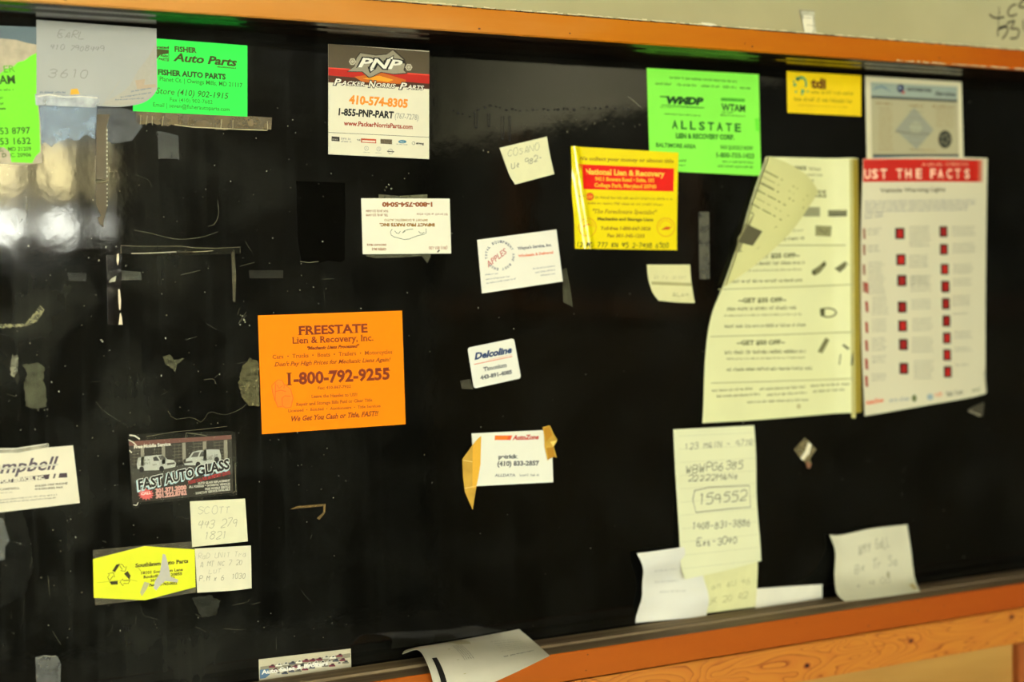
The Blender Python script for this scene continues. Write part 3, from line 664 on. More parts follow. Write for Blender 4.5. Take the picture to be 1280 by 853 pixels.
# service card with round emblem
s = Sheet('business_card', quad=[(596, 300), (695, 287), (703, 352), (602, 367)], mat=paper((236, 232, 214), .4, .02), lift=.0008,
          label='tilted white card with a round red and grey emblem', cat='card')
c = crop(590, 280, 9.475); q = crop4(590, 280, 9.475)
for i, ch in enumerate('TOTAL EQUIPMENT AND BODY SHOP '):
    a = math.radians(170+i*11.6); rx = 150
    if ch == ' ': continue
    x, y = 325+rx*math.cos(a), 375+rx*math.sin(a); dx, dy = -math.sin(a)*12, math.cos(a)*12
    s.T(ch, *q(x-dx, y-dy, x+dx, y+dy, 26), (132, 134, 140), .02, part='emblem')
s.T('APPLES', *q(185, 520, 415, 340, 62), (214, 128, 116), .0, .2, part='emblem')
s.T("Wayne's Service, Inc.", *q(532, 308, 938, 262, 30), (130, 130, 132), .02, serif=True); s.T('Wholesale & Delivered', *q(542, 396, 958, 350, 28), (222, 136, 104), .02)
for i, (a, y, b2, y2) in enumerate(((715, 540, 980, 505), (745, 585, 985, 550), (810, 620, 985, 595), (150, 610, 310, 595), (158, 665, 450, 630), (168, 712, 525, 655))): s.M(*q(a, y, b2, y2, 18), (150, 154, 160), i)
s.done()

# WMDP green flyer
GW = (134, 236, 78)
s = Sheet('flyer', quad=[(808, 85), (948, 93), (951, 220), (812, 213)], mat=paper(GW, .5, .04, .2, 25), lift=.0006, label='square lime green lien flyer behind the corner of the yellow flyer', cat='flyer')
c = crop(800, 80, 5.88); q = crop4(800, 80, 5.88); g = (34, 118, 20); gk = (16, 70, 22)
s.M(*q(215, 108, 725, 138, 18), g, 1)
for a, b2 in ((110, 240), (270, 415), (448, 585), (608, 705), (733, 825)): s.M(*q(a, 152+(a-110)*.05, b2, 152+(b2-110)*.05, 18), g, int(a))
s.T('WMDP', *q(192, 290, 465, 300, 46), gk, .07, .2); s.S([c(145, 240), c(200, 243)], 1.6, g); s.S([c(155, 302), c(468, 322)], .8, g); s.M(*q(145, 322, 468, 328, 10), g, 7)
s.M(*q(175, 372, 445, 386, 12), g, 8); s.P([c(592, 248), c(768, 256), c(768, 280), c(592, 272)], (92, 206, 48), 'logo', 1); s.M(*q(598, 268, 765, 276, 16), g, 9, layer=3)
s.T('WTAM', *q(596, 343, 770, 352, 46), gk, .03); s.M(*q(598, 362, 690, 366, 12), gk, 10); s.M(*q(590, 382, 772, 390, 12), gk, 11)
for i, ch in enumerate('ALLSTATE'):
    x = 232+i*66; s.T(ch, *q(x, 474+(x-230)*.05, x+44, 474+(x-186)*.05, 54), (26, 104, 28), .03)
s.T('LIEN & RECOVERY CORP.', *q(262, 545, 690, 556, 32), g, .03, part='lettering')
s.T('BALTIMORE AREA', *q(115, 610, 408, 622, 28), g, .01); s.T('FAX QUICKLY NOW', *q(590, 626, 828, 634, 26), g, .0); s.T('1-800-733-1423', *q(560, 686, 836, 694, 32), g, .01)
s.M(*q(605, 725, 832, 732, 16), g, 12); s.M(*q(568, 758, 836, 766, 16), g, 13); s.M(*q(282, 718, 346, 720, 16), g, 14); s.M(*q(282, 750, 336, 752, 14), g, 15)
s.P([c(842, 400), c(872, 402), c(876, 500), c(848, 492)], (104, 226, 50), 'stain', 1)
s.done()
# yellow flyer
YE = (236, 216, 6)
s = Sheet('flyer', edges={'top': [(712, 183), (847, 191)], 'left': [(712, 183), (714, 215), (714, 240), (717, 275), (718, 311)], 'right': [(847, 191), (846, 250), (845, 313)], 'bottom': [(718, 311), (780, 312), (845, 313)]}, mat=paper(YE, .22, .03, .6, 20), lift=.0010, n=50,
          h=lambda u, v: .0045*math.exp(-((u-.03-.10*v)/.03)**2)+.003*u*(v-.5)**2, label='yellow flyer with a red banner and handwriting along the bottom', cat='flyer')
c = crop(700, 170, 5.6875); q = crop4(700, 170, 5.6875); yb = (168, 128, 10)
s.T('We collect your money or almost title', *q(120, 172, 802, 192, 24), yb, .0, .1, serif=True)
s.P([c(114, 201), c(806, 232), c(804, 396), c(116, 378)], (226, 20, 4), 'banner', 1, n=20)
yl = (238, 180, 40)
s.T('National Lien & Recovery', *q(170, 272, 742, 290, 36), (244, 200, 70), .02, serif=True, layer=3); s.T('9411 Bowers Road \u2022 Suite, 101', *q(245, 318, 665, 330, 24), yl, .02, serif=True, layer=3); s.T('College Park, Maryland 20740', *q(240, 362, 680, 374, 24), yl, .02, serif=True, layer=3)
s.D(*c(207, 432), 4.8, 4.4, (222, 92, 14), 'seal', 2); s.ring(*c(207, 432), 4.8, 4.4, .9, (196, 60, 10), 'seal', 3); s.M(*q(182, 438, 232, 440, 12), (240, 200, 60), 3, layer=4)
s.M(*q(120, 436, 170, 438, 16), yb, 1); s.M(*q(245, 446, 802, 458, 18), yb, 2); s.M(*q(185, 486, 735, 498, 18), yb, 3)
s.T('"The Foreclosure Specialist"', *q(225, 550, 688, 558, 28), yb, .0, .3, serif=True); s.T('Mechanics and Storage Liens', *q(262, 600, 658, 606, 20), (120, 92, 8), .02)
s.T('Toll-free 1-800-647-3828', *q(285, 668, 640, 672, 22), yb, .01, .15); s.T('Fax 301-345-1255', *q(330, 720, 598, 724, 22), yb, .01, .15)
for x in (190, 748):
    s.ring(*c(x, 650), 11, 11.5, 1.3, (216, 160, 10), 'seal#%d' % x, 1); s.ring(*c(x, 650), 8, 8.5, .8, (222, 150, 12), 'seal#%d' % x, 1, 180, 360)
s.ring(*c(190, 655), 6, 4.5, 1.6, (224, 130, 12), 'seal#190', 2, 190, 330); s.P([c(712, 668), c(750, 645), c(785, 650), c(770, 666), c(735, 668)], (214, 76, 10), 'seal#748', 2)
s.Hand('(240) 777 KN 45 2-7438 6500', *q(112, 790, 768, 795, 34), 1.1, (66, 56, 6), 5, .1)
s.done()
# tdi card
s = Sheet('business_card', quad=[(983, 89), (1076, 94.5), (1076, 145.5), (984, 141)], mat=paper((240, 206, 10), .45, .03), lift=.0006, label='small yellow card with teal dots under the orange top rail', cat='card')
c = crop(960, 0, 4); q = crop4(960, 0, 4); te = (40, 150, 110)
s.ring(*c(165, 420), 6, 8, 3.2, te, 'logo', 1, 215, 390)
for x, y, r_ in ((132, 425, 2.0), (127, 408, 1.3), (145, 395, 2.2), (172, 456, 2.2), (137, 460, 1.4), (168, 470, 1.4), (197, 458, 1.2)): s.D(*c(x, y), r_, r_*1.1, te, 'logo#%d' % x, 1)
s.T('tdi', *q(212, 438, 288, 444, 44), (112, 60, 14), .05); s.M(*q(212, 468, 436, 476, 16), (168, 140, 14), 1); s.M(*q(128, 504, 432, 518, 20), (176, 146, 12), 2); s.M(*q(150, 530, 400, 540, 8), (206, 170, 10), 3)
s.done()
# certificate
s = Sheet('certificate', quad=[(1081, 95), (1201.5, 102.5), (1204, 203), (1083, 202)], mat=paper((214, 208, 172), .5, .03), lift=.0006, label='white bordered certificate with a dark round seal', cat='certificate')
c = crop(1070, 80, 5.333); q = crop4(1070, 80, 5.333)
s.P([c(95, 120), c(675, 152), c(685, 640), c(105, 640)], (190, 182, 144), 'printed_shape', 1)
s.P([c(96, 122), c(672, 154), c(672, 238), c(98, 212)], (166, 180, 166), 'header_band', 2); s.P([c(98, 212), c(672, 240), c(672, 256), c(98, 228)], (54, 66, 66), 'header_band', 3)
s.P([c(110, 604), c(680, 604), c(682, 618), c(110, 618)], (44, 58, 68), 'header_band', 3); s.P([c(110, 618), c(682, 618), c(682, 640), c(110, 640)], (140, 152, 150), 'header_band', 3)
s.S([c(110, 180), c(135, 150), c(150, 160), c(165, 138), c(190, 165), c(230, 185)], .8, (70, 120, 150), 'logo', 3); s.S([c(120, 165), c(160, 155), c(200, 160)], 1.2, (80, 130, 160), 'logo', 3)
s.D(*c(294, 163), 4.4, 5.4, (46, 56, 90), 'seal', 3); s.D(*c(290, 160), 1.6, 2, (150, 170, 190), 'seal', 4); s.D(*c(312, 190), 1.8, 2, (190, 70, 60), 'seal', 4)
s.T('AUTOMOTIVE', *q(335, 178, 500, 188, 18), (50, 56, 54), .03, layer=3); s.T('Service', *q(520, 208, 660, 216, 24), (54, 60, 54), .02, .4, layer=3)
s.P([c(385, 290), c(515, 440), c(400, 570), c(260, 440)], (160, 164, 144), 'printed_shape', 2); s.D(*c(395, 425), 8, 8, (178, 178, 150), 'printed_shape', 3)
s.S([c(260, 450), c(370, 465), c(490, 468)], 1.6, (124, 126, 108), 'printed_shape', 4)
bn = (150, 122, 70)
for a, y, b2 in ((130, 268, 245), (350, 284, 450), (505, 290, 655)): s.M(*q(a, y, b2, y+7, 18), bn, a, layer=4)
for i in range(14):
    y = 300+i*21
    if i < 13: s.M(*q(150, y, 240, y+5, 12), (166, 148, 104), i, layer=4)
    if i < 6: s.M(*q(530, y+12, 655, y+18, 12), (166, 148, 104), i+50, layer=4)
    if i % 2: s.M(*q(350, y, 450, y+5, 12), (150, 150, 124), i+20, layer=5)
s.M(*q(150, 575, 250, 578, 12), (166, 140, 90), 77, layer=4); s.M(*q(360, 578, 530, 582, 12), (166, 140, 90), 78, layer=4)
s.P([c(590+46*math.cos(i*math.pi/16)*(1 if i % 2 else .93), 503+62*math.sin(i*math.pi/16)*(1 if i % 2 else .93)) for i in range(32)], (46, 48, 38), 'seal', 4)
for a in range(5): s.D(*c(590+22*math.cos(a*1.26), 503+30*math.sin(a*1.26)), 2, 2.4, (110, 110, 88), 'seal', 5)
s.done()
# small cream note
s = Sheet('sticky_note', edges={'top': [(808, 331), (862, 331)], 'left': [(808, 331), (810, 350), (814, 366), (820, 376)], 'right': [(862, 331), (865, 379)], 'bottom': [(820, 376), (840, 378), (865, 379)]}, mat=paper((216, 212, 158), .7), lift=.0008, n=20,
          h=lambda u, v: .006*max(0, v-.3)**1.5, label='small cream note below the yellow flyer', cat='note')
s.P([(813, 352), (863, 354), (864, 358), (814, 356)], (184, 178, 120), 'stain', 1); s.Hand('we re arexn', 816, 349, 858, 349, 6, .5, (196, 192, 146), 7); s.Hand('Alan', 838, 371, 860, 370, 5, .8, (170, 164, 114), 8); s.done()

# big pale yellow coupon sheet with the folded flap
PY = (222, 222, 168)
def hbig(u, v):
    r_ = .011*math.exp(-((u-.915)/.06)**2) if u < .915 else .011*max(0., 1-((u-.915)/.085)**2)
    return r_ + .006*math.exp(-((u+.0)/.12)**2)*max(0, 1-v*1.6) + .002*math.sin(v*5)**2*(1-u)
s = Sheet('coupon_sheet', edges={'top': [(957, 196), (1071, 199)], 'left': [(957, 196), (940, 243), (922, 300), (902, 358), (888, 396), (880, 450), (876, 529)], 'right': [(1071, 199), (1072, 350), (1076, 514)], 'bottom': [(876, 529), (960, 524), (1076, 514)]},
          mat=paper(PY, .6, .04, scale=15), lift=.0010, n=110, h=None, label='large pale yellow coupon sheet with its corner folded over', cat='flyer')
# its own u, v runs along the bottom edge
s.O = s.p2(870, 196); s.ex = s.p2(1072, 201)-s.O; s.ey = s.p2(876, 529)-s.O; s.h = lambda u, v: hbig(u, v) if u > .6 else hbig(u, v)
tk = (92, 92, 52); tl = (142, 142, 94)
s.T('MAINTENANCE', 971, 211, 1007, 212.5, 4, (100, 100, 62), .03); s.M(1010, 213, 1026, 213.5, 4, tl, 1); s.M(986, 219, 1030, 220.5, 3, tl, 2); s.M(992, 226, 1017, 227.5, 3, tk, 3)
s.T('SSS', 1015, 246.5, 1032, 247, 8, (108, 108, 66), .02)
s.P([(1002, 259), (1024, 259), (1024, 271), (1003, 271)], (166, 166, 124), 'coupon_picture#a', 1, 3); s.P([(1034, 263), (1051, 263), (1051, 271), (1034, 271)], (108, 106, 70), 'coupon_picture#b', 1, 3); s.P([(1018, 282), (1038, 283), (1037, 296), (1018, 295)], (150, 148, 100), 'coupon_picture#c', 1, 3)
for i in range(6): s.S([(1004+i*3.4, 260), (1004+i*3.4, 270)], .8, (130, 130, 92), 'coupon_picture#a')
s.S([(1035, 266), (1050, 266)], 1, (160, 158, 110), 'coupon_picture#b'); s.S([(1022, 286), (1030, 292), (1035, 284)], 1.2, (100, 100, 62), 'coupon_picture#c')
s.M(982, 281, 990, 276, 5, tk, 4); s.M(974, 291, 1003, 289, 3, tl, 5); s.M(966, 302, 1005, 299, 4, tk, 6); s.S([(955, 307), (1050, 307)], 1.4, (186, 186, 136), 'rule')
for y, t_, col_ in ((324, '~GET $25 OFF~', tk), (388, '~GET $35 OFF~', tk), (436, '~GET $50 OFF~', tk)):
    xs = 938 if y == 324 else 922 if y == 388 else 920
    yy = {324: 323, 388: 378.5, 436: 431.5}[y]; s.T(t_, xs, yy, xs+60, yy-1, 5, col_, .02)
for y, a, b2, k in ((332, 926, 1006, 4), (340, 920, 1002, 2.6), (354, 908, 1004, 4), (388.5, 908, 995, 4.5), (396, 904, 1002, 2.6), (410, 905, 1008, 4), (443, 905, 1008, 4.5), (450, 907, 1006, 2.6), (464, 907, 1015, 4)):
    s.M(a, y, b2, y-2, k, tk if k > 3 else tl, int(y))
for y in (362, 421, 479): s.S([(896 if y < 400 else 887, y), (960, y-2), (1058, y-6)], 1.2, (182, 182, 132), 'rule')
for y, a, b2 in ((490, 888, 940), (488, 948, 1006), (484, 1012, 1055), (497, 894, 950), (495, 957, 1008), (491, 1015, 1052), (504, 932, 1012)): s.M(a, y, b2, y-3, 3, tk, int(y+a))
dk = (84, 84, 46)
s.P([(1014, 338), (1022, 333), (1030, 326), (1032, 331), (1024, 341), (1017, 345)], (130, 128, 84), 'coupon_picture#d', 1); s.D(1016, 341, 2.4, 3, dk, 'coupon_picture#d', 2); s.D(1028, 331, 2, 2.4, dk, 'coupon_picture#d', 2)
s.P([(1041, 336), (1050, 327), (1053, 331), (1046, 341)], (112, 110, 66), 'coupon_picture#e', 1)
s.ring(1034, 391, 9, 5.5, 2, (110, 108, 66), 'coupon_picture#f', 1); s.P([(1024, 386), (1030, 385), (1030, 394), (1025, 396)], dk, 'coupon_picture#f', 2)
s.P([(1021, 440), (1031, 422), (1036, 425), (1027, 442)], (140, 138, 92), 'coupon_picture#g', 1); s.S([(1024, 437), (1033, 425)], 1.4, dk, 'coupon_picture#g', 2)
s.S([(1049, 431), (1053, 436), (1057, 441), (1056, 457)], 2.6, dk, 'coupon_picture#h', 2); s.S([(1064, 430), (1060, 435), (1057, 441)], 2.2, dk, 'coupon_picture#h', 2); s.S([(1047, 443), (1046, 456)], 1.2, tk, 'coupon_picture#h', 2)
s.D(997, 508, 2.6, 3.2, (206, 198, 140), 'stain', 1)
s.P([(1053, 200), (1057, 200), (1060, 522), (1056, 522)], (196, 188, 116), 'edge_shade', 1, 30)  # mustard strips paint the curled edge's shading into the colour
s.P([(1057, 200), (1071, 200.5), (1075, 514), (1060, 516)], (172, 152, 50), 'edge_shade', 2, 30)
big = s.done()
f = Sheet('folded_corner', edges={'top': [(957, 196), (975, 206), (995, 222), (1010, 241)], 'left': [(957, 196), (939, 246), (922, 300), (902, 358)], 'right': [(1010, 241), (1009.5, 242), (1009, 243)], 'bottom': [(902, 358), (935, 330), (975, 290), (1009, 243)]},
          mat=paper((198, 196, 132), .6, .05, scale=15), lift=.0010, n=50, parent=big)  # flap paper darker than the sheet, its shading put into the colour
def hf(u, v): return .006+.012*math.sin(min(1, max(0, u))*2.2)
f.O = f.p2(957, 196); f.ex = f.p2(1010, 241)-f.p2(930, 272); f.ey = f.p2(902, 358)-f.O; f.h = hf
for i, (x, y, n_, wd, cc) in enumerate(((950, 214, 1.0, 1.6, (112, 110, 56)), (947, 221, .95, 1.1, (146, 144, 88)), (945, 229, 1.0, 2.0, (92, 90, 44)), (941, 238, .62, 1.4, (104, 102, 52)), (938, 247, .75, 1.0, (140, 138, 84)), (934, 255, .66, 1.5, (112, 110, 58)))):
    for k in range(3):
        x0_, x1_ = x+k*16*n_, x+(k*16+13)*n_; f.S([(x0_, y+(x0_-x)*.72), (x1_, y+(x1_-x)*.72)], wd, cc, 'small_print')
f.P([(936, 268), (957, 285), (937, 312), (916, 316), (917, 298)], (150, 146, 96), 'small_print', 1); f.P([(927, 280), (943, 290), (932, 308), (917, 303)], (84, 80, 46), 'small_print', 2); f.S([(933, 266), (958, 285)], 1.6, (90, 88, 50), 'small_print')
f.done()

# warning light poster
PO = (212, 206, 174)
def hp_(u, v): return .010*math.sin(math.pi*min(1, max(0, u*.9+.1)))*(1-.3*v)+.004*max(0, v-.9)*8*u
s = Sheet('warning_poster', edges={'top': [(1075, 199), (1150, 197), (1233, 198)], 'left': [(1075, 199), (1073, 300), (1074, 420), (1078, 520)], 'right': [(1233, 198), (1231, 300), (1230, 400), (1230, 488)], 'bottom': [(1078, 520), (1150, 511), (1222, 503), (1230, 498)]},
          mat=paper(PO, .32, .03, .5, scale=12), lift=.0016, n=60, h=hp_, label='long white poster of red warning symbols with a red header', cat='poster')
c = crop(1060, 180, 4.741); q = crop4(1060, 180, 4.741); c2 = crop(1060, 340, 4.264); q2 = crop4(1060, 340, 4.264)
RD = (204, 30, 14)
s.P([c(72, 92), c(745, 96), c(745, 228), c(72, 228)], RD, 'header_band', 1, 30)
for i, cc in enumerate(((206, 60, 40), (208, 104, 80), (210, 150, 120))): s.P([c(745+i*14, 96), c(759+i*14, 96), c(759+i*14, 228), c(745+i*14, 228)], cc, 'header_band', 1, 4)  # paler strips paint a highlight fading over the header's right end
s.P([c(72, 90), c(190, 90), c(190, 97), c(72, 97)], (222, 130, 110), 'header_band', 2, 6)
pk = (240, 176, 140)
for i, (ch, x) in enumerate((('U', 78), ('S', 118), ('T', 165), ('T', 250), ('H', 300), ('E', 360), ('F', 444), ('A', 490), ('C', 545), ('T', 600), ('S', 662))): s.T(ch, *q(x, 207, x+34, 207, 50), (248, 208, 176), .03)
s.M(*q(395, 134, 525, 134, 18), pk, 1); s.M(*q(540, 132, 688, 130, 18), pk, 2)
s.T('Vehicle Warning Lights', *q(162, 290, 538, 284, 22), (112, 104, 84), .01)
gy = (148, 146, 130)
for i in range(6): s.M(*q(82, 350+i*19, (745, 740, 690, 685, 180, 185)[i], 342+i*18, 14), (156, 154, 152), i)
def sq(fx, x, y, wd, ht):
    k_ = 'warning_symbol#%d' % (x*1000+y); s.P([fx(x, y), fx(x+wd, y), fx(x+wd+1, y+ht), fx(x+1, y+ht)], (40, 20, 14), k_, 1); s.P([fx(x+wd*.22, y+ht*.16), fx(x+wd*.82, y+ht*.16), fx(x+wd*.82, y+ht*.86), fx(x+wd*.22, y+ht*.86)], (196, 30, 20) if (x+y) % 2 else (168, 24, 18), k_, 2)
for x, y in ((245, 500), (252, 655), (258, 778)): sq(c, x, y, 52, 66)
for x, y in ((502, 490), (505, 595), (511, 712), (515, 812)): sq(c, x, y, 50, 64)
for x, y in ((236, 158), (239, 258), (243, 357), (246, 484)): sq(c2, x, y, 45, 60)
for x, y in ((466, 50), (468, 140), (472, 232), (475, 322), (477, 412), (481, 502)): sq(c2, x, y, 44, 60)
for i, y in enumerate((500, 595, 712, 815)): s.P([c(72, y), c(84, y+4), c(86, y+66), c(74, y+64)], (150, 84, 60), 'warning_symbol#a%d' % i, 1)
for i, y in enumerate((55, 155, 265, 362, 460, 552)): s.P([c2(76, y), c2(90, y+4), c2(93, y+62), c2(80, y+58)], (170, 44, 30), 'warning_symbol#b%d' % i, 1)
for j, (x0, x1, y0, y1) in enumerate(((325, 455, 490, 620), (325, 450, 660, 750), (580, 740, 490, 555), (585, 740, 590, 665), (590, 725, 712, 780), (95, 175, 500, 560), (95, 175, 600, 660), (100, 190, 700, 780), (330, 450, 780, 850))):
    for k in range(int((y1-y0)/16)): s.M(*q(x0, y0+10+k*16, x1-jag.uniform(0, 20), y0+6+k*16, 9), gy, j*10+k)
for j, (x0, x1, y0, y1) in enumerate(((300, 415, 20, 120), (530, 650, 35, 80), (525, 640, 125, 190), (530, 620, 218, 245), (540, 650, 315, 370), (540, 650, 400, 430), (545, 640, 490, 515), (305, 420, 145, 215), (310, 425, 245, 320), (310, 430, 345, 445), (320, 430, 470, 580), (110, 195, 130, 235), (110, 190, 250, 330), (110, 190, 350, 430), (110, 190, 445, 500), (110, 190, 540, 590), (90, 180, 20, 125))):
    for k in range(int((y1-y0)/15)): s.M(*q2(x0, y0+10+k*15, x1-jag.uniform(0, 18), y0+6+k*15, 8), gy, j*10+k)
s.T('AutoZone', *q2(80, 708, 168, 690, 20), (216, 92, 60), .03, .2, part='logo'); s.M(*q2(198, 694, 300, 682, 22), (150, 162, 170), 3); s.D(*c2(322, 672), 3, 4.5, (110, 120, 70), 'logo', 1)
s.D(*c2(405, 665), 4, 4, (166, 184, 188), 'logo', 1); s.M(*q2(432, 665, 485, 655, 24), (220, 120, 80), 4); s.T('Brand', *q2(495, 662, 600, 648, 24), (110, 106, 90), .02, part='logo') if False else s.M(*q2(495, 662, 600, 648, 26), (110, 106, 90), 9); s.M(*q2(640, 640, 695, 632, 22), (150, 152, 110), 6)
s.done()

# Freestate orange flyer
s = Sheet('flyer', quad=[(322, 394.5), (502, 388.5), (506.5, 530.5), (327, 543)], mat=paper((252, 134, 0), .6, .02, .12), lift=.0009, label='bright orange lien flyer in the middle of the black panel', cat='flyer')
c = crop(300, 380, 4.74); q = crop4(300, 380, 4.74); fr_ = (136, 44, 2); fl = (172, 72, 2)
s.T('FREESTATE', *q(341, 184, 754, 168, 47), fr_, .03, serif=True); s.T('Lien & Recovery, Inc.', *q(305, 236, 788, 218, 35), fr_, .02, serif=True)
s.T('"Mechanic Liens Processed"', *q(395, 272, 706, 258, 17), fr_, .02, .3, serif=True); s.T('Cars  \u2022  Trucks  \u2022  Boats  \u2022  Trailers  \u2022  Motorcycles', *q(190, 326, 900, 295, 22), fl, .0, serif=True)
s.T("Don't Pay High Prices for Mechanic Liens Again!", *q(200, 371, 890, 340, 22), fr_, .0, .3, serif=True); s.T('1-800-792-9255', *q(275, 480, 888, 445, 64), fr_, .035, serif=True)
s.T('Fax: 410-867-7922', *q(457, 507, 655, 497, 15), fl, .0, serif=True); s.T('Leave the Hassles to US!!', *q(420, 558, 692, 546, 17), fl, .0, serif=True)
s.T('Repair and Storage Bills Paid or Clear Title', *q(330, 605, 782, 578, 17), fl, .0, serif=True); s.T('Licensed  \u2022  Bonded  \u2022  Auctioneers  \u2022  Title Services', *q(282, 642, 830, 612, 15), fl, .0, serif=True)
s.T('We Get You Cash or Title, FAST!!', *q(300, 696, 818, 662, 27), fr_, .01, .3, serif=True)
lo = (226, 96, 8)
s.P([c(*p) for p in ((205, 465), (235, 448), (262, 478), (298, 505), (312, 560), (300, 612), (268, 618), (222, 612), (208, 570), (190, 520))], (244, 126, 10), 'cartoon', 1)
for L_ in (((190, 520), (186, 485), (205, 465), (222, 450), (248, 455), (260, 480), (258, 500)), ((205, 520), (240, 512), (270, 520)), ((262, 478), (298, 505), (312, 560), (300, 612), (268, 618), (250, 605), (246, 560), (262, 545), (298, 548)), ((208, 470), (206, 570), (222, 612), (245, 608)), ((215, 480), (230, 500), (250, 485)), ((190, 520), (205, 575))): s.S([c(*p) for p in L_], .9, lo, 'cartoon')
s.done()

# Delcoline card, rounded corners
def rounded(qd, r):
    out = []
    for i in range(4):
        p = Vector(qd[i]); a = Vector(qd[i-1]); b2 = Vector(qd[(i+1) % 4]); A = p+(a-p).normalized()*r; B = p+(b2-p).normalized()*r
        for k in range(6):
            t = k/5; v = A*(1-t)**2+p*2*t*(1-t)+B*t*t; out.append((v.x, v.y))
    return out
s = Sheet('business_card', poly=rounded([(584, 435), (642, 423), (651, 473), (592, 486)], 4), mat=paper((232, 230, 214), .4, .02), lift=.0007, label='small white card with rounded corners and blue lettering', cat='card')
q = crop4(560, 400, 3.28); c = crop(560, 400, 3.28)
s.T('Delcoline', *q(107, 163, 262, 134, 24), (34, 62, 110), .05, .3); s.S([c(105, 183), c(262, 150)], 1.1, (222, 130, 96), 'rule'); s.S([c(165, 164), c(262, 142)], .7, (226, 170, 150), 'rule')
s.T('Timonium', *q(143, 211, 241, 192, 15), (120, 122, 120), .02, serif=True); s.T('443-891-4085', *q(132, 245, 262, 220, 14), (116, 118, 118), .03, serif=True); s.done()
# patrick card
s = Sheet('business_card', quad=[(589, 542), (689, 537.5), (691, 603), (594, 608)], mat=paper((234, 232, 212), .4, .02), lift=.0008, label='white card held by two pieces of masking tape', cat='card')
s.P([c(190, 474), c(246, 474), c(240, 493), c(190, 493)], (232, 116, 26), 'logo', 1); s.P([c(246, 474), c(262, 474), c(255, 493), c(240, 493)], (224, 90, 40), 'logo', 1)
s.T('AutoZone', *q(262, 492, 370, 489, 17), (206, 64, 50), .03, .3); s.T('patrick', *q(203, 569, 285, 567, 14), (110, 112, 108), .03, serif=True); s.T('(410) 833-2857', *q(200, 599, 372, 596, 17), (110, 112, 108), .03, serif=True)
s.T('ALLDATA', *q(190, 643, 275, 642, 10), (150, 150, 144), .01); s.M(*q(292, 642, 380, 640, 10), (146, 146, 140), 2); s.done()
mk = lambda p, lb: Sheet('masking_tape', poly=[c(*x) for x in p], mat=film((214, 168, 62), .78, .4, 60, .4, .8, 1.2), lift=.0016, thick=.00015, label=lb, cat='tape')
s = mk(((133, 476), (120, 486), (92, 520), (55, 572), (58, 640), (66, 706), (98, 778), (104, 740), (112, 690), (122, 640), (130, 590)), 'long pointed masking tape at the left side of the taped white card')
s.P([c(133, 476), c(120, 486), c(98, 515), c(96, 690), c(112, 690), c(122, 640), c(130, 590)], (224, 170, 50), 'fold', 1); s.S([c(58, 575), c(96, 582)], .7, (240, 214, 140), 'crease_and_glint'); s.S([c(64, 690), c(112, 682)], .6, (240, 214, 140), 'crease_and_glint'); s.done()
s = mk(((385, 440), (415, 433), (430, 468), (445, 492), (430, 520), (443, 565), (424, 560), (405, 577), (392, 520), (391, 480)), 'crumpled masking tape at the upper right corner of the taped white card')
s.P([c(388, 445), c(412, 436), c(425, 470), c(400, 500)], (196, 140, 28), 'fold', 1); s.P([c(415, 500), c(443, 494), c(428, 520)], (240, 206, 110), 'fold', 2); s.P([c(400, 525), c(428, 522), c(436, 560), c(408, 572)], (190, 134, 26), 'fold', 1); s.done()

# transport services card at the left edge
s = Sheet('business_card', quad=[(-42, 568), (91, 557), (99.5, 629), (-36, 645)], mat=paper((222, 214, 186), .5, .04), lift=.0008, label='cream card with slanted purple lettering cut off by the left edge', cat='card')
c = crop(0, 545, 8.527); q = crop4(0, 545, 8.527); pu = (96, 84, 92)
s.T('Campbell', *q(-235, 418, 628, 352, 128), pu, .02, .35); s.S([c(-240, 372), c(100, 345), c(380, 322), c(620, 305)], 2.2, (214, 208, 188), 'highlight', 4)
s.P([c(-260, 505), c(0, 470), c(528, 408), c(516, 460), c(0, 508), c(-260, 545)], (78, 62, 68), 'printed_shape', 1)
s.P([c(575, 404), c(594, 402), c(582, 450), c(560, 455)], (78, 62, 68)); s.P([c(632, 400), c(712, 394), (84, 597), c(620, 448)], (78, 62, 68))
s.T('TRANSPORT SERVICES, INC.', *q(-170, 518, 474, 460, 34), (226, 218, 190), .03, layer=3)
s.T('R. CAMPBELL', *q(-60, 588, 208, 566, 20), (132, 124, 106), .0, serif=True); s.M(*q(-60, 618, 130, 604, 12), (150, 142, 120), 2); s.T('410.239.1997 PHONE', *q(368, 545, 718, 514, 18), (120, 112, 96), .02); s.T('410.233.0022 FAX', *q(368, 578, 672, 556, 18), (120, 112, 96), .02)
s.M(*q(-100, 700, 610, 632, 16), (130, 122, 104), 4); s.M(*q(-100, 728, 606, 664, 16), (130, 122, 104), 5); s.done()
s = tape('clear_tape', [(-30, 560), (20, 560), (60, 554), (61, 559), (22, 566), (-30, 567)], (190, 184, 160), .7, .12, .0015, 'shiny clear tape along the top of the card with purple lettering'); s.S([(-10, 562), (20, 561), (58, 555)], .8, (236, 230, 210), 'crease_and_glint'); s.done()

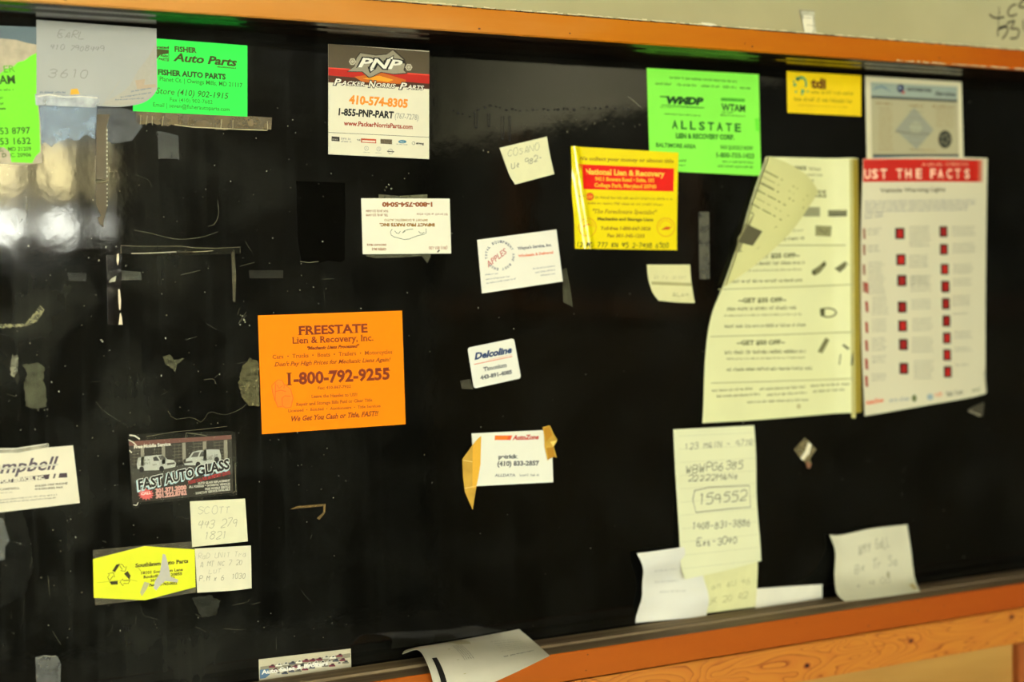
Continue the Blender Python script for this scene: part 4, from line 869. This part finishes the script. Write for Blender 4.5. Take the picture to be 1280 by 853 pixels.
# Fast auto glass card
s = Sheet('business_card', quad=[(160.5, 552), (289, 544), (291, 616), (166, 629)], mat=paper((48, 44, 34), .3, .1), lift=.0008, label='dark photo card of two white vans with slanted lettering', cat='card')
c = crop(150, 530, 5.333); q = crop4(150, 530, 5.333)
s.P([c(58, 118), c(740, 75), c(742, 102), c(60, 148)], (128, 78, 66), 'roof_band', 1)
s.P([c(62, 148), c(742, 102), c(745, 240), c(72, 300)], (58, 54, 42), 'garage_doors', 1)
for x in (80, 215, 350, 480, 620):
    y0 = 150-(x-60)*.066; y1 = 292-(x-60)*.09
    for k in range(6): s.S([c(x, y0+12+k*22), c(x+80, y0+6+k*21)], .5, (120, 114, 92), 'garage_doors', 2)
    for k in range(3): s.S([c(x+12+k*28, y0+6), c(x+14+k*28, y1-6)], .45, (112, 106, 86), 'garage_doors', 2)
for x in (135, 275, 412, 550, 690): s.P([c(x, 150-(x-60)*.066), c(x+23, 148-(x-60)*.066), c(x+25, 285-(x-60)*.08), c(x+3, 287-(x-60)*.08)], (160, 154, 132), 'garage_doors', 3)
s.P([c(72, 285), c(745, 235), c(748, 330), c(80, 400)], (74, 72, 60), 'driveway', 1)
W_ = (206, 208, 192)
s.P([c(*p) for p in ((115, 300), (110, 270), (118, 228), (150, 218), (225, 210), (285, 206), (312, 236), (355, 242), (372, 262), (366, 286), (320, 296), (262, 308), (160, 312))], W_, 'van#a', 3)
s.P([c(218, 224), c(240, 216), c(262, 246), c(222, 248)], (70, 70, 62), 'van#a', 4); s.P([c(252, 214), c(284, 210), c(306, 236), c(268, 242)], (96, 94, 84), 'van#a', 4); s.P([c(310, 262), c(362, 256), c(364, 268), c(312, 276)], (90, 86, 74), 'van#a', 4)
for x, y in ((142, 304), (275, 300)): s.D(*c(x, y), 3.1, 3.6, (30, 28, 24), 'van#a', 5)
s.M(*q(140, 250, 205, 244, 14), (110, 112, 100), 1, layer=5); s.M(*q(150, 272, 205, 266, 14), (130, 132, 118), 2, layer=5); s.M(*q(215, 278, 250, 274, 12), (130, 132, 118), 3, layer=5)
s.P([c(*p) for p in ((422, 262), (420, 240), (455, 226), (482, 188), (520, 178), (600, 170), (660, 172), (672, 215), (670, 248), (640, 258), (520, 276), (430, 276))], W_, 'van#b', 3)
s.P([c(470, 222), c(492, 190), c(530, 186), c(515, 220)], (96, 94, 84), 'van#b', 4); s.P([c(525, 220), c(540, 186), c(562, 184), c(560, 214)], (70, 70, 62), 'van#b', 4); s.P([c(424, 252), c(480, 246), c(482, 258), c(424, 264)], (90, 86, 74), 'van#b', 4)
for x, y in ((518, 272), (642, 240)): s.D(*c(x, y), 3.1, 3.8, (30, 28, 24), 'van#b', 5)
for i in range(3): s.M(*q(540+i*14, 246-i*2+i*0, 655, 208+i*16, 13), (120, 122, 110), i, layer=5)
s.T('Free Mobile Service', *q(92, 165, 336, 144, 20), (222, 216, 196), .02, layer=6)
for wd, a, b2 in (('FAST', 122, 292), ('AUTO', 300, 496), ('GLASS', 512, 732)):
    f = lambda x: 440-(x-122)*.236
    s.T(wd, *q(a-7, f(a)+9, b2-5, f(b2)+9, 62), (180, 214, 218), .03, .1, grow=.05, layer=6); s.T(wd, *q(a, f(a), b2, f(b2), 60), (226, 228, 214), .03, .1, grow=.05, layer=7); s.T(wd, *q(a, f(a), b2, f(b2), 60), (22, 20, 18), .04, .1, layer=9)
s.T('PLEASE CALL FOR AN INSTANT QUOTE', *q(455, 402, 733, 334, 20), (200, 50, 54), .02, layer=6)
for t_, a, y, y2 in (('AUTO GLASS REPLACEMENT', 515, 404, 384), ('ALL FOREIGN & DOMESTIC VEHICLES', 456, 428, 406), ('FREE MOBILE SERVICE', 565, 442, 425), ('SAME DAY SERVICE AVAILABLE', 502, 470, 442)): s.T(t_, *q(a, y, 732, y2, 13), (214, 210, 190), .03, layer=6)
s.P([c(172+(56 if i % 2 else 38)*math.cos(i*math.pi/14), 470+(42 if i % 2 else 28)*math.sin(i*math.pi/14)) for i in range(28)], (222, 96, 92), 'starburst', 5); s.T('CALL', *q(138, 476, 205, 466, 16), (248, 200, 190), .03, layer=7)
s.T('301.371.2000', *q(235, 462, 442, 436, 26), (226, 164, 150), .05, layer=6); s.T('301.222.8762', *q(237, 496, 443, 470, 26), (226, 164, 150), .05, layer=6)
s.done()
s = Sheet('clear_tape', poly=[(160, 546), (164, 543), (288, 539), (294, 541), (296, 618), (290, 621), (286, 619), (175, 631), (173, 635), (168, 636), (164, 632)], mat=film((150, 146, 126), .05, .08, 40, .3), lift=.0016, thick=.00012, label='clear tape sleeve over the dark photo card of two white vans', cat='tape')
for L_, wd in ((((161, 544), (168, 545), (174, 549)), 1.6), (((160, 550), (166, 553), (170, 557)), 1.2), (((161, 563), (164, 566)), 1.4), (((231, 549), (232, 541), (247, 543), (258, 545)), .7), (((182, 546), (216, 540), (250, 537), (283, 533)), .4), (((166, 631), (170, 632), (172, 628)), 1), (((290, 617), (294, 613), (293, 580)), .6)): s.S(list(L_), wd, (216, 208, 186) if wd > .9 else (120, 112, 90), 'crease_and_glint')  # pale lines paint the glints along the sleeve edges
s.done()
# notes
s = Sheet('sticky_note', quad=[(237, 627), (306, 623.5), (309.5, 677), (240, 684)], mat=paper((222, 218, 180), .7, .05), lift=.0008, label='cream pencilled note directly below the dark photo card', cat='note')
q = crop4(150, 530, 5.333); pe = (196, 192, 162)
s.Hand('SCOTT', *q(512, 605, 740, 590, 48), .7, pe, 11, .1); s.Hand('443 279', *q(512, 700, 778, 682, 50), .8, (186, 182, 152), 12, .25); s.Hand('1821', *q(555, 775, 712, 758, 48), .8, (186, 182, 152), 13, .25); s.done()
s = Sheet('sticky_note', edges={'top': [(243, 686), (313, 682)], 'right': [(313, 682), (313, 710), (313, 735)], 'left': [(243, 686), (246, 741)], 'bottom': [(246, 741), (290, 738), (313, 735)]}, n=12, h=lambda u, v: .002*u*v, mat=paper((222, 216, 184), .7, .05), lift=.0014, label='cream note at the right end of the fluorescent yellow card', cat='note')
q = crop4(0, 520, 3.879)
s.Hand('Rad UNIT Tra', *q(958, 692, 1190, 680, 24), .6, (200, 194, 164), 14); s.Hand('A MT NC 7 20', *q(965, 732, 1172, 722, 24), .7, (186, 180, 152), 15); s.Hand('LUT', *q(1008, 765, 1070, 760, 20), .6, (200, 194, 164), 16); s.Hand('P.M x 6  1030', *q(962, 803, 1185, 785, 24), .8, (176, 170, 142), 17); s.done()
# southlawn
s = tape('clear_tape', [(116, 688), (180, 682), (240, 677), (244, 678), (245, 741), (200, 748), (119, 757)], (110, 104, 84), .5, .25, .0004, 'clear tape sheet behind the fluorescent yellow card', lo=.5); s.done()
s = Sheet('business_card', poly=[(116, 699), (180, 683), (243, 687), (244, 734), (181, 750.5), (117, 747.5)], mat=paper((224, 228, 24), .45, .04), lift=.0009, label='fluorescent yellow card with cut corners and a recycling symbol', cat='card')
c = crop(110, 670, 9.14); q = crop4(110, 670, 9.14); dk = (58, 54, 16)
for P_ in (((275, 400), (318, 330), (352, 320), (350, 345), (305, 415)), ((408, 432), (450, 402), (484, 455), (470, 502)), ((240, 520), (335, 510), (338, 555), (262, 558))): s.P([c(*p) for p in P_], dk, 'recycling_symbol', 1)
for P_ in (((352, 325), (385, 325), (412, 360), (436, 350), (420, 405), (370, 398), (388, 384), (352, 330)), ((240, 515), (222, 470), (245, 440), (225, 435), (285, 418), (300, 470), (280, 462), (245, 510)), ((478, 505), (455, 545), (405, 545), (400, 570), (360, 530), (395, 490), (400, 512), (470, 508))): s.S([c(*p) for p in P_], .7, dk, 'recycling_symbol')
tx = (96, 92, 24)
s.T('Southlawn Auto Parts', *q(537, 360, 1142, 306, 38), tx, .02, serif=True); s.T('18101 Southlawn Lane', *q(600, 440, 1080, 398, 28), tx, .01, serif=True); s.T('Rockville, MD 20855', *q(628, 486, 1072, 446, 28), tx, .01, serif=True); s.T('301-762-0032', *q(712, 525, 990, 490, 26), tx, .01, serif=True); s.T('Fax: 301-762-0032', *q(695, 578, 1015, 552, 26), (70, 66, 20), .02, serif=True)
s.P([c(*p) for p in ((850, 205), (880, 215), (912, 330), (940, 468), (1028, 500), (1018, 532), (935, 522), (880, 515), (825, 560), (775, 625), (745, 598), (760, 520), (815, 430), (832, 330))], (204, 200, 184), 'torn_patch', 4); s.P([c(*p) for p in ((640, 525), (700, 540), (665, 610), (612, 690), (590, 645))], (196, 194, 140), 'torn_patch', 4)
s.S([c(100, 535), c(480, 500), c(560, 520)], .5, (190, 194, 24), 'crease_and_glint', 3); s.S([c(560, 355), c(600, 400)], .5, (160, 164, 30), 'crease_and_glint', 3)
s.done()

# lower right papers
s = Sheet('scrap_paper', edges={'top': [(868, 690), (906, 688), (947, 683)], 'right': [(947, 683), (946, 720), (943, 759)], 'left': [(868, 690), (878, 767)], 'bottom': [(878, 767), (910, 763), (943, 759)]}, mat=paper((218, 216, 160), .7), lift=.0008, n=16, h=lambda u, v: .001*v, label='pale yellow sheet behind the lower end of the long handwritten note', cat='note')
s.Hand('an Au 46', 888, 737, 937, 729, 7, .8, (186, 184, 130), 21); s.Hand('UK 20 R2', 882, 756, 934, 747, 7, .8, (180, 178, 124), 22); s.done()
s = Sheet('scrap_paper', edges={'top': [(792, 691), (850, 683), (874, 684)], 'left': [(792, 691), (798, 715), (799, 740), (795, 760), (794, 779)], 'right': [(874, 684), (877, 725), (880, 769)], 'bottom': [(794, 779), (835, 774), (880, 769)]}, mat=paper((222, 220, 206), .6, .05, scale=14), lift=.0016, n=30, h=lambda u, v: .004+.003*math.sin(u*4+v*5)+.002*math.sin(v*11), label='wavy white sheet at the lower left of the long handwritten note', cat='note')
for y, a in ((714, 812), (729, 816), (741, 822)): s.M(a, y, a+32, y-2, 3, (206, 204, 192), y)
s.done()
s = Sheet('long_note', edges={'top': [(841, 537), (942, 532)], 'left': [(841, 537), (843, 600), (845, 660), (846, 705), (850, 723)], 'right': [(942, 532), (944, 620), (945, 700)], 'bottom': [(850, 723), (900, 712), (945, 700)]}, mat=paper((222, 222, 180), .65, .03, scale=20), lift=.0085, thick=.0003, n=36,
          h=lambda u, v: -.0075+.0075*max(0, v)**1.5+.0012*math.sin(v*9)*u, label='long narrow cream note with a boxed handwritten number', cat='note')
q = crop4(780, 520, 3.16); c = crop(780, 520, 3.16); hb = (134, 132, 112)
s.Hand('123 MAIN - 977R', *q(235, 132, 505, 116, 24), 1.0, (146, 144, 120), 31); s.Hand('WBWPG6385', *q(238, 226, 468, 206, 32), 1.2, (110, 108, 92), 32); s.Hand('22222MANe', *q(246, 258, 448, 248, 22), 1.1, (120, 118, 100), 33)
s.S([c(*p) for p in ((270, 295), (330, 282), (490, 275), (492, 360), (420, 365), (275, 380), (264, 330), (272, 296))], 1.2, hb, 'handwriting'); s.Hand('159552', *q(282, 350, 478, 334, 38), 1.3, (106, 104, 90), 34); s.Hand('1908-831-3886', *q(255, 448, 488, 432, 26), 1.1, (116, 114, 98), 35); s.Hand('Ext-3040', *q(272, 512, 432, 500, 26), 1.1, (116, 114, 98), 36)
for i in range(11): s.S([c(215, 80+i*52), c(515, 66+i*50)], .4, (206, 206, 168), 'ruled_line', 1)
s.done()
s = Sheet('tucked_card', quad=[(943, 736), (1027, 730.5), (1027.5, 765), (944, 776)], mat=paper((226, 222, 200), .6), lift=.0009, label='white card tucked behind the ledge right of the yellow sheet', cat='card'); s.done()
s = Sheet('leaning_note', free={'top': [(1037, 669, -.004), (1052, 669, -.004), (1090, 661, -.008), (1134, 656, -.004)], 'left': [(1037, 669, -.004), (1044, 690, -.008), (1043, 720, -.016), (1046, 742, -.034), (1056, 752, -.045)], 'right': [(1134, 656, -.004), (1139, 690, -.006), (1143, 722, -.018), (1150, 740, -.042)], 'bottom': [(1056, 752, -.045), (1100, 747, -.044), (1150, 740, -.042)]},
          mat=paper((206, 202, 172), .6, .06, scale=30), n=36, label='wrinkled cream note leaning on the ledge at the right', cat='note')
s.Hand('Amy Gall', 300, 300, 720, 240, 130, 16, (172, 168, 142), 41); s.Hand('Bx Tr Sa', 250, 520, 800, 480, 110, 16, (178, 174, 148), 42); s.Hand('e 4 oo', 260, 760, 700, 720, 90, 14, (184, 180, 152), 43)
s.P([(650, 550), (690, 560), (680, 650), (640, 620)], (176, 168, 132), 'stain', 1, 3); s.P([(900, 800), (960, 780), (985, 930), (930, 940)], (196, 176, 116), 'stain', 1, 3)
s.done()
s = Sheet('tucked_card', quad=[(323, 824.5), (438, 811), (439, 846), (324, 864)], mat=paper((196, 188, 158), .35, .1), lift=.0009, label='photo card of parked cars tucked behind the ledge at the bottom', cat='card')
c = crop(300, 740, 3.2); q = crop4(300, 740, 3.2); rc = random.Random(8)
s.P([c(80, 300), c(440, 245), c(440, 262), c(80, 330)], (150, 144, 120), 'car_lot', 1)
for j in range(3):
    for i in range(11):
        x = 125+i*27+j*12; y = 300+j*15-(x-120)*.16+rc.uniform(-3, 3); col_ = rc.choice(((66, 62, 54), (214, 208, 188), (120, 116, 102), (126, 44, 62), (84, 88, 96), (228, 224, 206)))
        s.P([c(x-12, y+6), c(x-11, y), c(x-5, y-2), c(x, y-7), c(x+8, y-8), c(x+12, y-1), c(x+15, y+1), c(x+14, y+5)], col_, 'car_lot', 2+j); s.P([c(x, y-5), c(x+7, y-6), c(x+9, y-1), c(x-2, y)], (50, 50, 48), 'car_lot', 3+j)
s.P([c(78, 312), c(112, 308), c(118, 330), c(100, 345), c(78, 348)], (92, 128, 160), 'car_lot', 3)
s.T('Auto Sales & Brokers', *q(84, 330, 350, 292, 15), (236, 234, 222), .02, layer=7); s.done()
# leaflet draped over the ledge
s = Sheet('leaflet', free={'top': [(503, 818, -.012), (508, 813, -.006), (532, 808, -.003), (590, 798, -.003), (649, 787, -.003)], 'right': [(649, 787, -.003), (668, 803, -.030), (687, 820, -.076)],
          'left': [(503, 818, -.012), (522, 813, -.030), (533, 828, -.066), (541, 853, -.088), (545, 885, -.098)], 'bottom': [(545, 885, -.098), (580, 870, -.098), (640, 843, -.09), (687, 820, -.076)]},
          mat=paper((214, 208, 186), .4, .03), n=40, label='white printed leaflet draped over the ledge at the bottom', cat='leaflet')
s.S([(200, 15), (245, 150), (262, 350), (268, 600), (270, 800), (272, 995)], 22, (196, 188, 130), 'fold_line', 1)
s.P([(70, 520), (120, 520), (120, 900), (70, 900)], (30, 28, 26), 'black_bar', 9, 14)
for i in range(5): s.M(330+i*18, 620, 330+i*18, 250, 14, (150, 144, 126), i)
for i in range(6): s.M(900, 250+i*62, 640, 250+i*62, 18, (190, 184, 164), i+20)
s.M(915, 680, 620, 680, 30, (110, 106, 92), 33); s.P([(330, 10), (520, 15), (480, 260), (380, 230)], (206, 196, 158), 'stain', 1, 8)
s.done()

# ------------------------------------------------------------------ tape scraps, residue, specks on the panel
s = tape('tape_scrap', [(1006, 547), (1020, 562), (1012, 574), (1014, 580), (1011, 587), (1006, 578), (1000, 573), (992, 562)], (130, 118, 84), .8, .15, .0006, 'small diamond of crumpled tape right of the long note', spec=.8, lo=.6)
s.P([(1010, 553), (1014, 556), (1011, 567), (1003, 576), (1000, 573), (1006, 564)], (226, 218, 186), 'fold', 2); s.P([(1007, 577), (1014, 580), (1012, 586), (1008, 585)], (136, 92, 64), 'fold', 2); s.done()
s = tape('tape_scrap', [(1209, 512), (1222, 506), (1230, 503), (1228, 521), (1222, 521)], (86, 80, 64), .6, .3, .0006, 'bit of tape below the bottom right corner of the warning poster', lo=.6); s.S([(1210, 514), (1225, 520)], 1.6, (150, 142, 116), 'crease_and_glint'); s.done()
s = tape('tape_strip', [(873, 265), (886, 265), (887, 349), (874, 349)], (84, 82, 68), .75, .5, .0005, 'grey vertical tape strip between the yellow flyer and the coupon sheet', lo=.8); s.done()
s = tape('clear_tape', [(150.5, 306.5), (168, 307.5), (200, 308), (240, 308.5), (270, 309), (300.5, 308.5), (300.5, 317.5), (270, 318), (200, 320), (150.5, 317)], (46, 44, 34), .5, .12, .0004, 'horizontal clear tape strip left over above the dark photo card')
for L_, wd, cc in ((((151, 317), (151, 307), (170, 308), (195, 308), (225, 308), (245, 310), (270, 310.5), (300, 309), (300, 316)), .45, (130, 122, 96)), (((164, 317), (180, 316.8), (200, 316), (220, 315)), 1.1, (196, 188, 160)), (((241, 315), (255, 314.5), (266, 313.5)), .7, (170, 162, 130)), (((220, 315), (241, 315)), .35, (110, 104, 84))): s.S(list(L_), wd, cc, 'crease_and_glint')  # pale lines are glints painted on the clear tape
s.done()
s = tape('clear_tape', [(133, 319), (152, 318), (152, 352), (152, 406), (135, 406), (134, 360)], (26, 22, 16), .7, .12, .0005, 'vertical dark clear tape strip with painted bright glints', lo=.7)
for P_ in (((146, 318), (148, 317), (148.5, 325), (147, 332), (145.5, 326)), ((147.5, 362), (149.5, 362), (151, 375), (150.5, 387), (149, 388), (147.8, 378)), ((150, 391), (152, 396), (153, 406), (148, 406))): s.P(list(P_), (232, 214, 182), 'painted_glint', 2)  # cream patches paint the reflected glints on the dark tape
s.P([(138, 349), (145, 345), (144, 352), (136, 353)], (190, 186, 160), 'painted_glint', 2); s.done()
s = tape('clear_tape', [(289, 316), (293, 314), (295, 345), (294, 378), (291, 377), (290, 345)], (110, 104, 80), .55, .2, .0005, 'thin vertical tape edge hanging from the right end of the horizontal strip'); s.done()
s = tape('tape_scrap', [(148, 338), (176, 340), (177, 350), (148, 351)], (84, 84, 70), .5, .4, .0003, 'short grey tape patch beside the strip with painted glints'); s.done()
s = tape('tape_strip', [(44, 822), (56, 819), (72, 821), (76, 830), (75, 870), (46, 870)], (86, 86, 80), .75, .5, .0005, 'grey tape strip at the bottom left corner', lo=.7); s.S([(47, 824), (54, 820), (64, 821), (70, 820)], .8, (150, 146, 128), 'crease_and_glint'); s.done()
s = tape('tape_scrap', [(-20, 645), (3, 648), (7, 660), (12, 676), (6, 684), (6, 700), (-20, 704)], (104, 106, 98), .5, .5, .0005, 'torn grey scrap at the left edge below the cream card', lo=.7); s.done()
s = tape('glue_residue', [(27, 456), (48, 454), (56, 460), (54, 475), (58, 490), (58, 508), (48, 512), (32, 508), (30, 480), (34, 466)], (112, 112, 88), .42, .6, .0003, 'pale olive glue patch above the cream card', 'residue', lo=.15, hi=1.6, scale=150); s.done()
s = tape('glue_residue', [(303, 458), (312, 448), (323, 452), (325, 508), (312, 508), (302, 496), (298, 478)], (124, 118, 84), .35, .6, .0003, 'fibrous glue patch at the left edge of the orange flyer', 'residue', lo=0, hi=2.2, scale=240); s.done()
s = tape('glue_residue', [(0, 405), (30, 405), (44, 392), (50, 382), (56, 388), (46, 402), (34, 408), (0, 410)], (150, 146, 110), .6, .6, .0003, 'yellowish curved glue smear below the window reflection', 'residue', lo=0, hi=1.8, scale=200); s.done()
s = tape('glue_residue', [(14, 446), (22, 444), (23, 458), (18, 472), (13, 470)], (150, 148, 124), .6, .6, .0003, 'tiny pale glue dab left of the olive glue patch', 'residue', lo=.2, scale=200); s.done()
s = tape('glue_residue', [(0, 640), (28, 640), (36, 665), (42, 710), (30, 745), (0, 760)], (60, 60, 54), .10, .7, .0002, 'broad dark grey smudge below the cream card', 'residue', lo=0, hi=2.2, scale=80); s.done()
s = tape('glue_residue', [(240, 748), (262, 744), (275, 752), (270, 770), (252, 772)], (80, 80, 70), .14, .7, .0002, 'faint grey smudge below the two cream pencilled notes', 'residue', lo=0, hi=3, scale=160); s.done()
s = tape('glue_residue', [(204, 446), (212, 443), (217, 450), (230, 448), (221, 456), (219, 466), (214, 460), (206, 455)], (120, 118, 92), .3, .6, .0003, 'small hooked glue mark left of the orange flyer', 'residue', lo=0, hi=2, scale=250); s.done()
s = tape('tape_scrap', [(362, 637), (371, 633), (407, 630), (406, 642), (399, 650), (396, 648), (404, 641), (404, 633), (372, 636)], (140, 112, 66), .55, .3, .0004, 'thin curled tape edge below the orange flyer', lo=.6); s.done()
s = tape('tape_scrap', [(703, 337), (708, 335), (714, 368), (716, 384), (704, 378)], (84, 82, 58), .5, .5, .0003, 'faded tape end below the corner of the emblem card', lo=.4); s.done()
s = tape('tape_scrap', [(575, 476), (588, 474), (592, 487), (577, 486)], (90, 86, 66), .5, .4, .0003, 'faint tape corner under the card with rounded corners'); s.done()

s = tape('clear_tape', [(370, 226), (395, 227), (431, 229), (432, 262), (431, 325), (426, 328), (410, 326), (400, 329), (377, 327), (372, 300)], (5, 5, 3), .34, .06, .0003, 'dark smooth rectangle of old film left of the upside-down white card', lo=.9)
s.S([(375, 327), (386, 328.5), (398, 327)], .9, (110, 106, 80), 'crease_and_glint'); s.D(403, 302, 1.1, .9, (190, 186, 160), 'crease_and_glint', 3, 7); s.done()
s = tape('tape_scrap', [(197, 164), (210, 166), (223, 170), (224, 199), (198, 198)], (92, 94, 88), .35, .4, .0003, 'small faint grey square below the brown tape strip', lo=.6); s.done()
s = tape('tape_scrap', [(84, 341), (108, 342), (108, 352), (86, 351)], (80, 80, 70), .22, .5, .0003, 'tiny grey tape patch left of the strip with painted glints', lo=.6); s.done()
s = tape('tape_scrap', [(311, 338), (354, 338), (354, 348), (312, 348)], (70, 66, 48), .2, .5, .0003, 'faint brownish tape patch above the orange flyer', lo=.6); s.done()

rs = random.Random(21)
def stuff(name, V, F, mat, label, cat):
    me = bpy.data.meshes.new(name); me.from_pydata(V, [], F); me.materials.append(mat); o = link(name, me); tag(o, label, cat, kind='stuff'); return o
V = []; F = []
def blob(x, y, r_, asp=1.0, V=None, F=None):
    p = at(x, y); k = len(V); n = 7
    for q_ in range(n):
        a = q_*2*math.pi/n; rr = r_*rs.uniform(.6, 1.3)/1350; V.append((p.x+rr*math.cos(a), -.00028, p.z+rr*asp*math.sin(a)))
    F.append(tuple(range(k, k+n)))
for i in range(420):
    if rs.random() < .62: x = rs.uniform(0, 420); y = rs.uniform(150, 800)
    else: x = rs.uniform(300, 1270); y = rs.uniform(110, 790)
    blob(x, y, rs.choice((.35, .4, .5, .6, .8)), rs.uniform(.7, 1.5), V, F)
for x, y in ((483, 234), (486, 231), (481, 238), (489, 236), (305, 400), (306, 403), (300, 406), (451, 386), (312, 407), (303, 395), (126, 425), (128, 427), (604, 188), (610, 190)): blob(x, y, 1.1, 1, V, F)
stuff('dust_specks', V, F, film((190, 186, 160), .55, .6), 'tiny pale dust and paint specks scattered over the black panel', 'specks')
V = []; F = []
def scratch(pts, wd):
    P_ = Sheet.resample([Vector((at(*p).x, at(*p).z)) for p in pts], 16); k0 = len(V)
    for i, p in enumerate(P_):
        t = (P_[min(i+1, 15)]-P_[max(i-1, 0)]).normalized(); nn = Vector((-t.y, t.x))*wd/2700; V.extend([(p.x-nn.x, -.00025, p.y-nn.y), (p.x+nn.x, -.00025, p.y+nn.y)])
    for i in range(15): F.append((k0+2*i, k0+2*i+2, k0+2*i+3, k0+2*i+1))
for pts, wd in ((((168, 288), (190, 292), (220, 299), (250, 297), (272, 290)), .5), (((272, 250), (273, 268), (268, 280), (260, 283)), .9), (((120, 503), (130, 514), (145, 524), (158, 532)), .5), (((210, 514), (218, 524), (240, 522), (252, 528), (262, 515), (280, 519), (300, 512), (308, 505)), .5), (((298, 405), (303, 397), (308, 390)), .7), (((301, 402), (308, 394)), .6), (((255, 475), (266, 474), (270, 480)), .8),
               (((226, 344), (238, 341), (250, 338)), .7), (((280, 786), (290, 787), (303, 788)), .5), (((315, 756), (325, 753)), .5), (((785, 121), (793, 127), (801, 134)), 1.5), (((60, 720), (62, 745)), .4), (((66, 790), (76, 806)), .4), (((170, 219), (185, 225), (190, 235)), .4), (((300, 333), (318, 328)), .5), (((232, 425), (246, 421)), .6)): scratch(pts, wd)
for i in range(60):
    x, y = rs.uniform(0, 420), rs.uniform(300, 800); a = rs.uniform(0, 3.14); l = rs.uniform(3, 18); scratch([(x, y), (x+l*.5*math.cos(a)+rs.uniform(-1, 1), y+l*.5*math.sin(a)), (x+l*math.cos(a), y+l*math.sin(a))], rs.uniform(.2, .45))
stuff('scratches', V, F, film((150, 146, 116), .38, .6), 'fine pale scratches over the left half of the black panel', 'scratches')
V = []; F = []
for i in range(34):                          # row of dark dried drips
    x = 566+i*6.6+rs.uniform(-2, 2); y = 137+10*math.sin(i*.55)*max(0, 1-i/12)+rs.uniform(-2, 2)-max(0, i-16)*.15
    blob(x, y, rs.uniform(1.2, 2.6), .7, V, F)
for x, y0, y1, w_ in ((595, 140, 160, 3.2), (611, 142, 158, 2.6), (628, 145, 174, 3), (637, 145, 176, 2)):
    for a in (-1, 1): scratch([(x+a*w_/2, y0), (x+a*w_/2, (y0+y1)/2), (x+a*w_*.4, y1)], .9)
    blob(x, y1, 1.9, .8, V, F)
stuff('dried_drips', V, F, paper((22, 20, 14), .7), 'row of small dark dried drips above the tilted cream note', 'drips')
V = []; F = []
for i in range(22): blob(600+i*10+rs.uniform(-4, 4), 160+rs.uniform(-12, 10)-i*.4, 1.3, 1, V, F)
stuff('drip_spots', V, F, film((120, 116, 90), .6, .6), 'pale spots below the row of dark drips', 'spots')

# ------------------------------------------------------------------ on the plaster above
s = Sheet('wall_tape', poly=[(998, 12), (1018, 13), (1018, 24), (1020, 42), (1005, 43), (1002, 28)], mat=film((226, 224, 196), .75, .2, 40, .6), lift=.0006, thick=.00015, Yp=-.055, label='small clear tape scrap on the plaster above the orange rail', cat='tape')
s.P([(1004, 19), (1015, 20), (1016, 36), (1014, 42), (1006, 41), (1003, 28)], (228, 224, 198), 'bright_fold', 1)
s.S([(999, 13), (1002, 28), (1004.5, 40)], 1.2, (92, 88, 54), 'crease_and_glint'); s.S([(999, 13), (1018, 14)], .8, (120, 116, 76), 'crease_and_glint'); s.S([(1008, 31), (1019, 33)], .6, (140, 136, 96), 'crease_and_glint'); s.S([(1003, 22), (1014, 23)], .6, (150, 146, 106), 'crease_and_glint'); s.done()
s = Sheet('wall_writing', quad=[(1234, 0), (1234.6, 0), (1234.6, .6), (1234, .6)], mat=paper((44, 40, 26), .7), lift=.0003, thick=.0001, Yp=-.055, label='black marker scribble on the plaster at the top right corner', cat='writing')
c = crop(990, 0, 4.414)
for L_, wd in ((((1088, 78), (1105, 94), (1135, 100), (1170, 94)), 1.6), (((1142, 38), (1140, 90), (1136, 146)), .8), (((1236, 24), (1215, 30), (1196, 50), (1190, 76), (1208, 90), (1240, 78)), 1.5), (((1310, -20), (1280, 0), (1256, 22), (1252, 38), (1280, 40), (1310, 44)), 1.7),
                (((1190, 138), (1150, 150), (1136, 160), (1134, 200)), 1.4), (((1140, 162), (1175, 150), (1190, 160), (1180, 190), (1158, 216)), 1.5), (((1186, 128), (1226, 114), (1215, 140), (1205, 160), (1235, 158), (1252, 168), (1240, 208), (1202, 212)), 1.6), (((1276, 108), (1275, 140), (1280, 172)), 1.4)):
    s.S(Sheet.resample([Vector(c(*p)) for p in L_], 16), wd*1.45, (30, 27, 16), 'marker_stroke', 1)
s.done()
s = Sheet('wall_chip', poly=[(876, 28), (888, 29), (896, 31), (888, 33), (878, 31)], mat=paper((226, 220, 190), .6), lift=.0006, Yp=-.0712, thick=.0003, label='white paint chip on the top edge of the orange rail', cat='chip'); s.done()
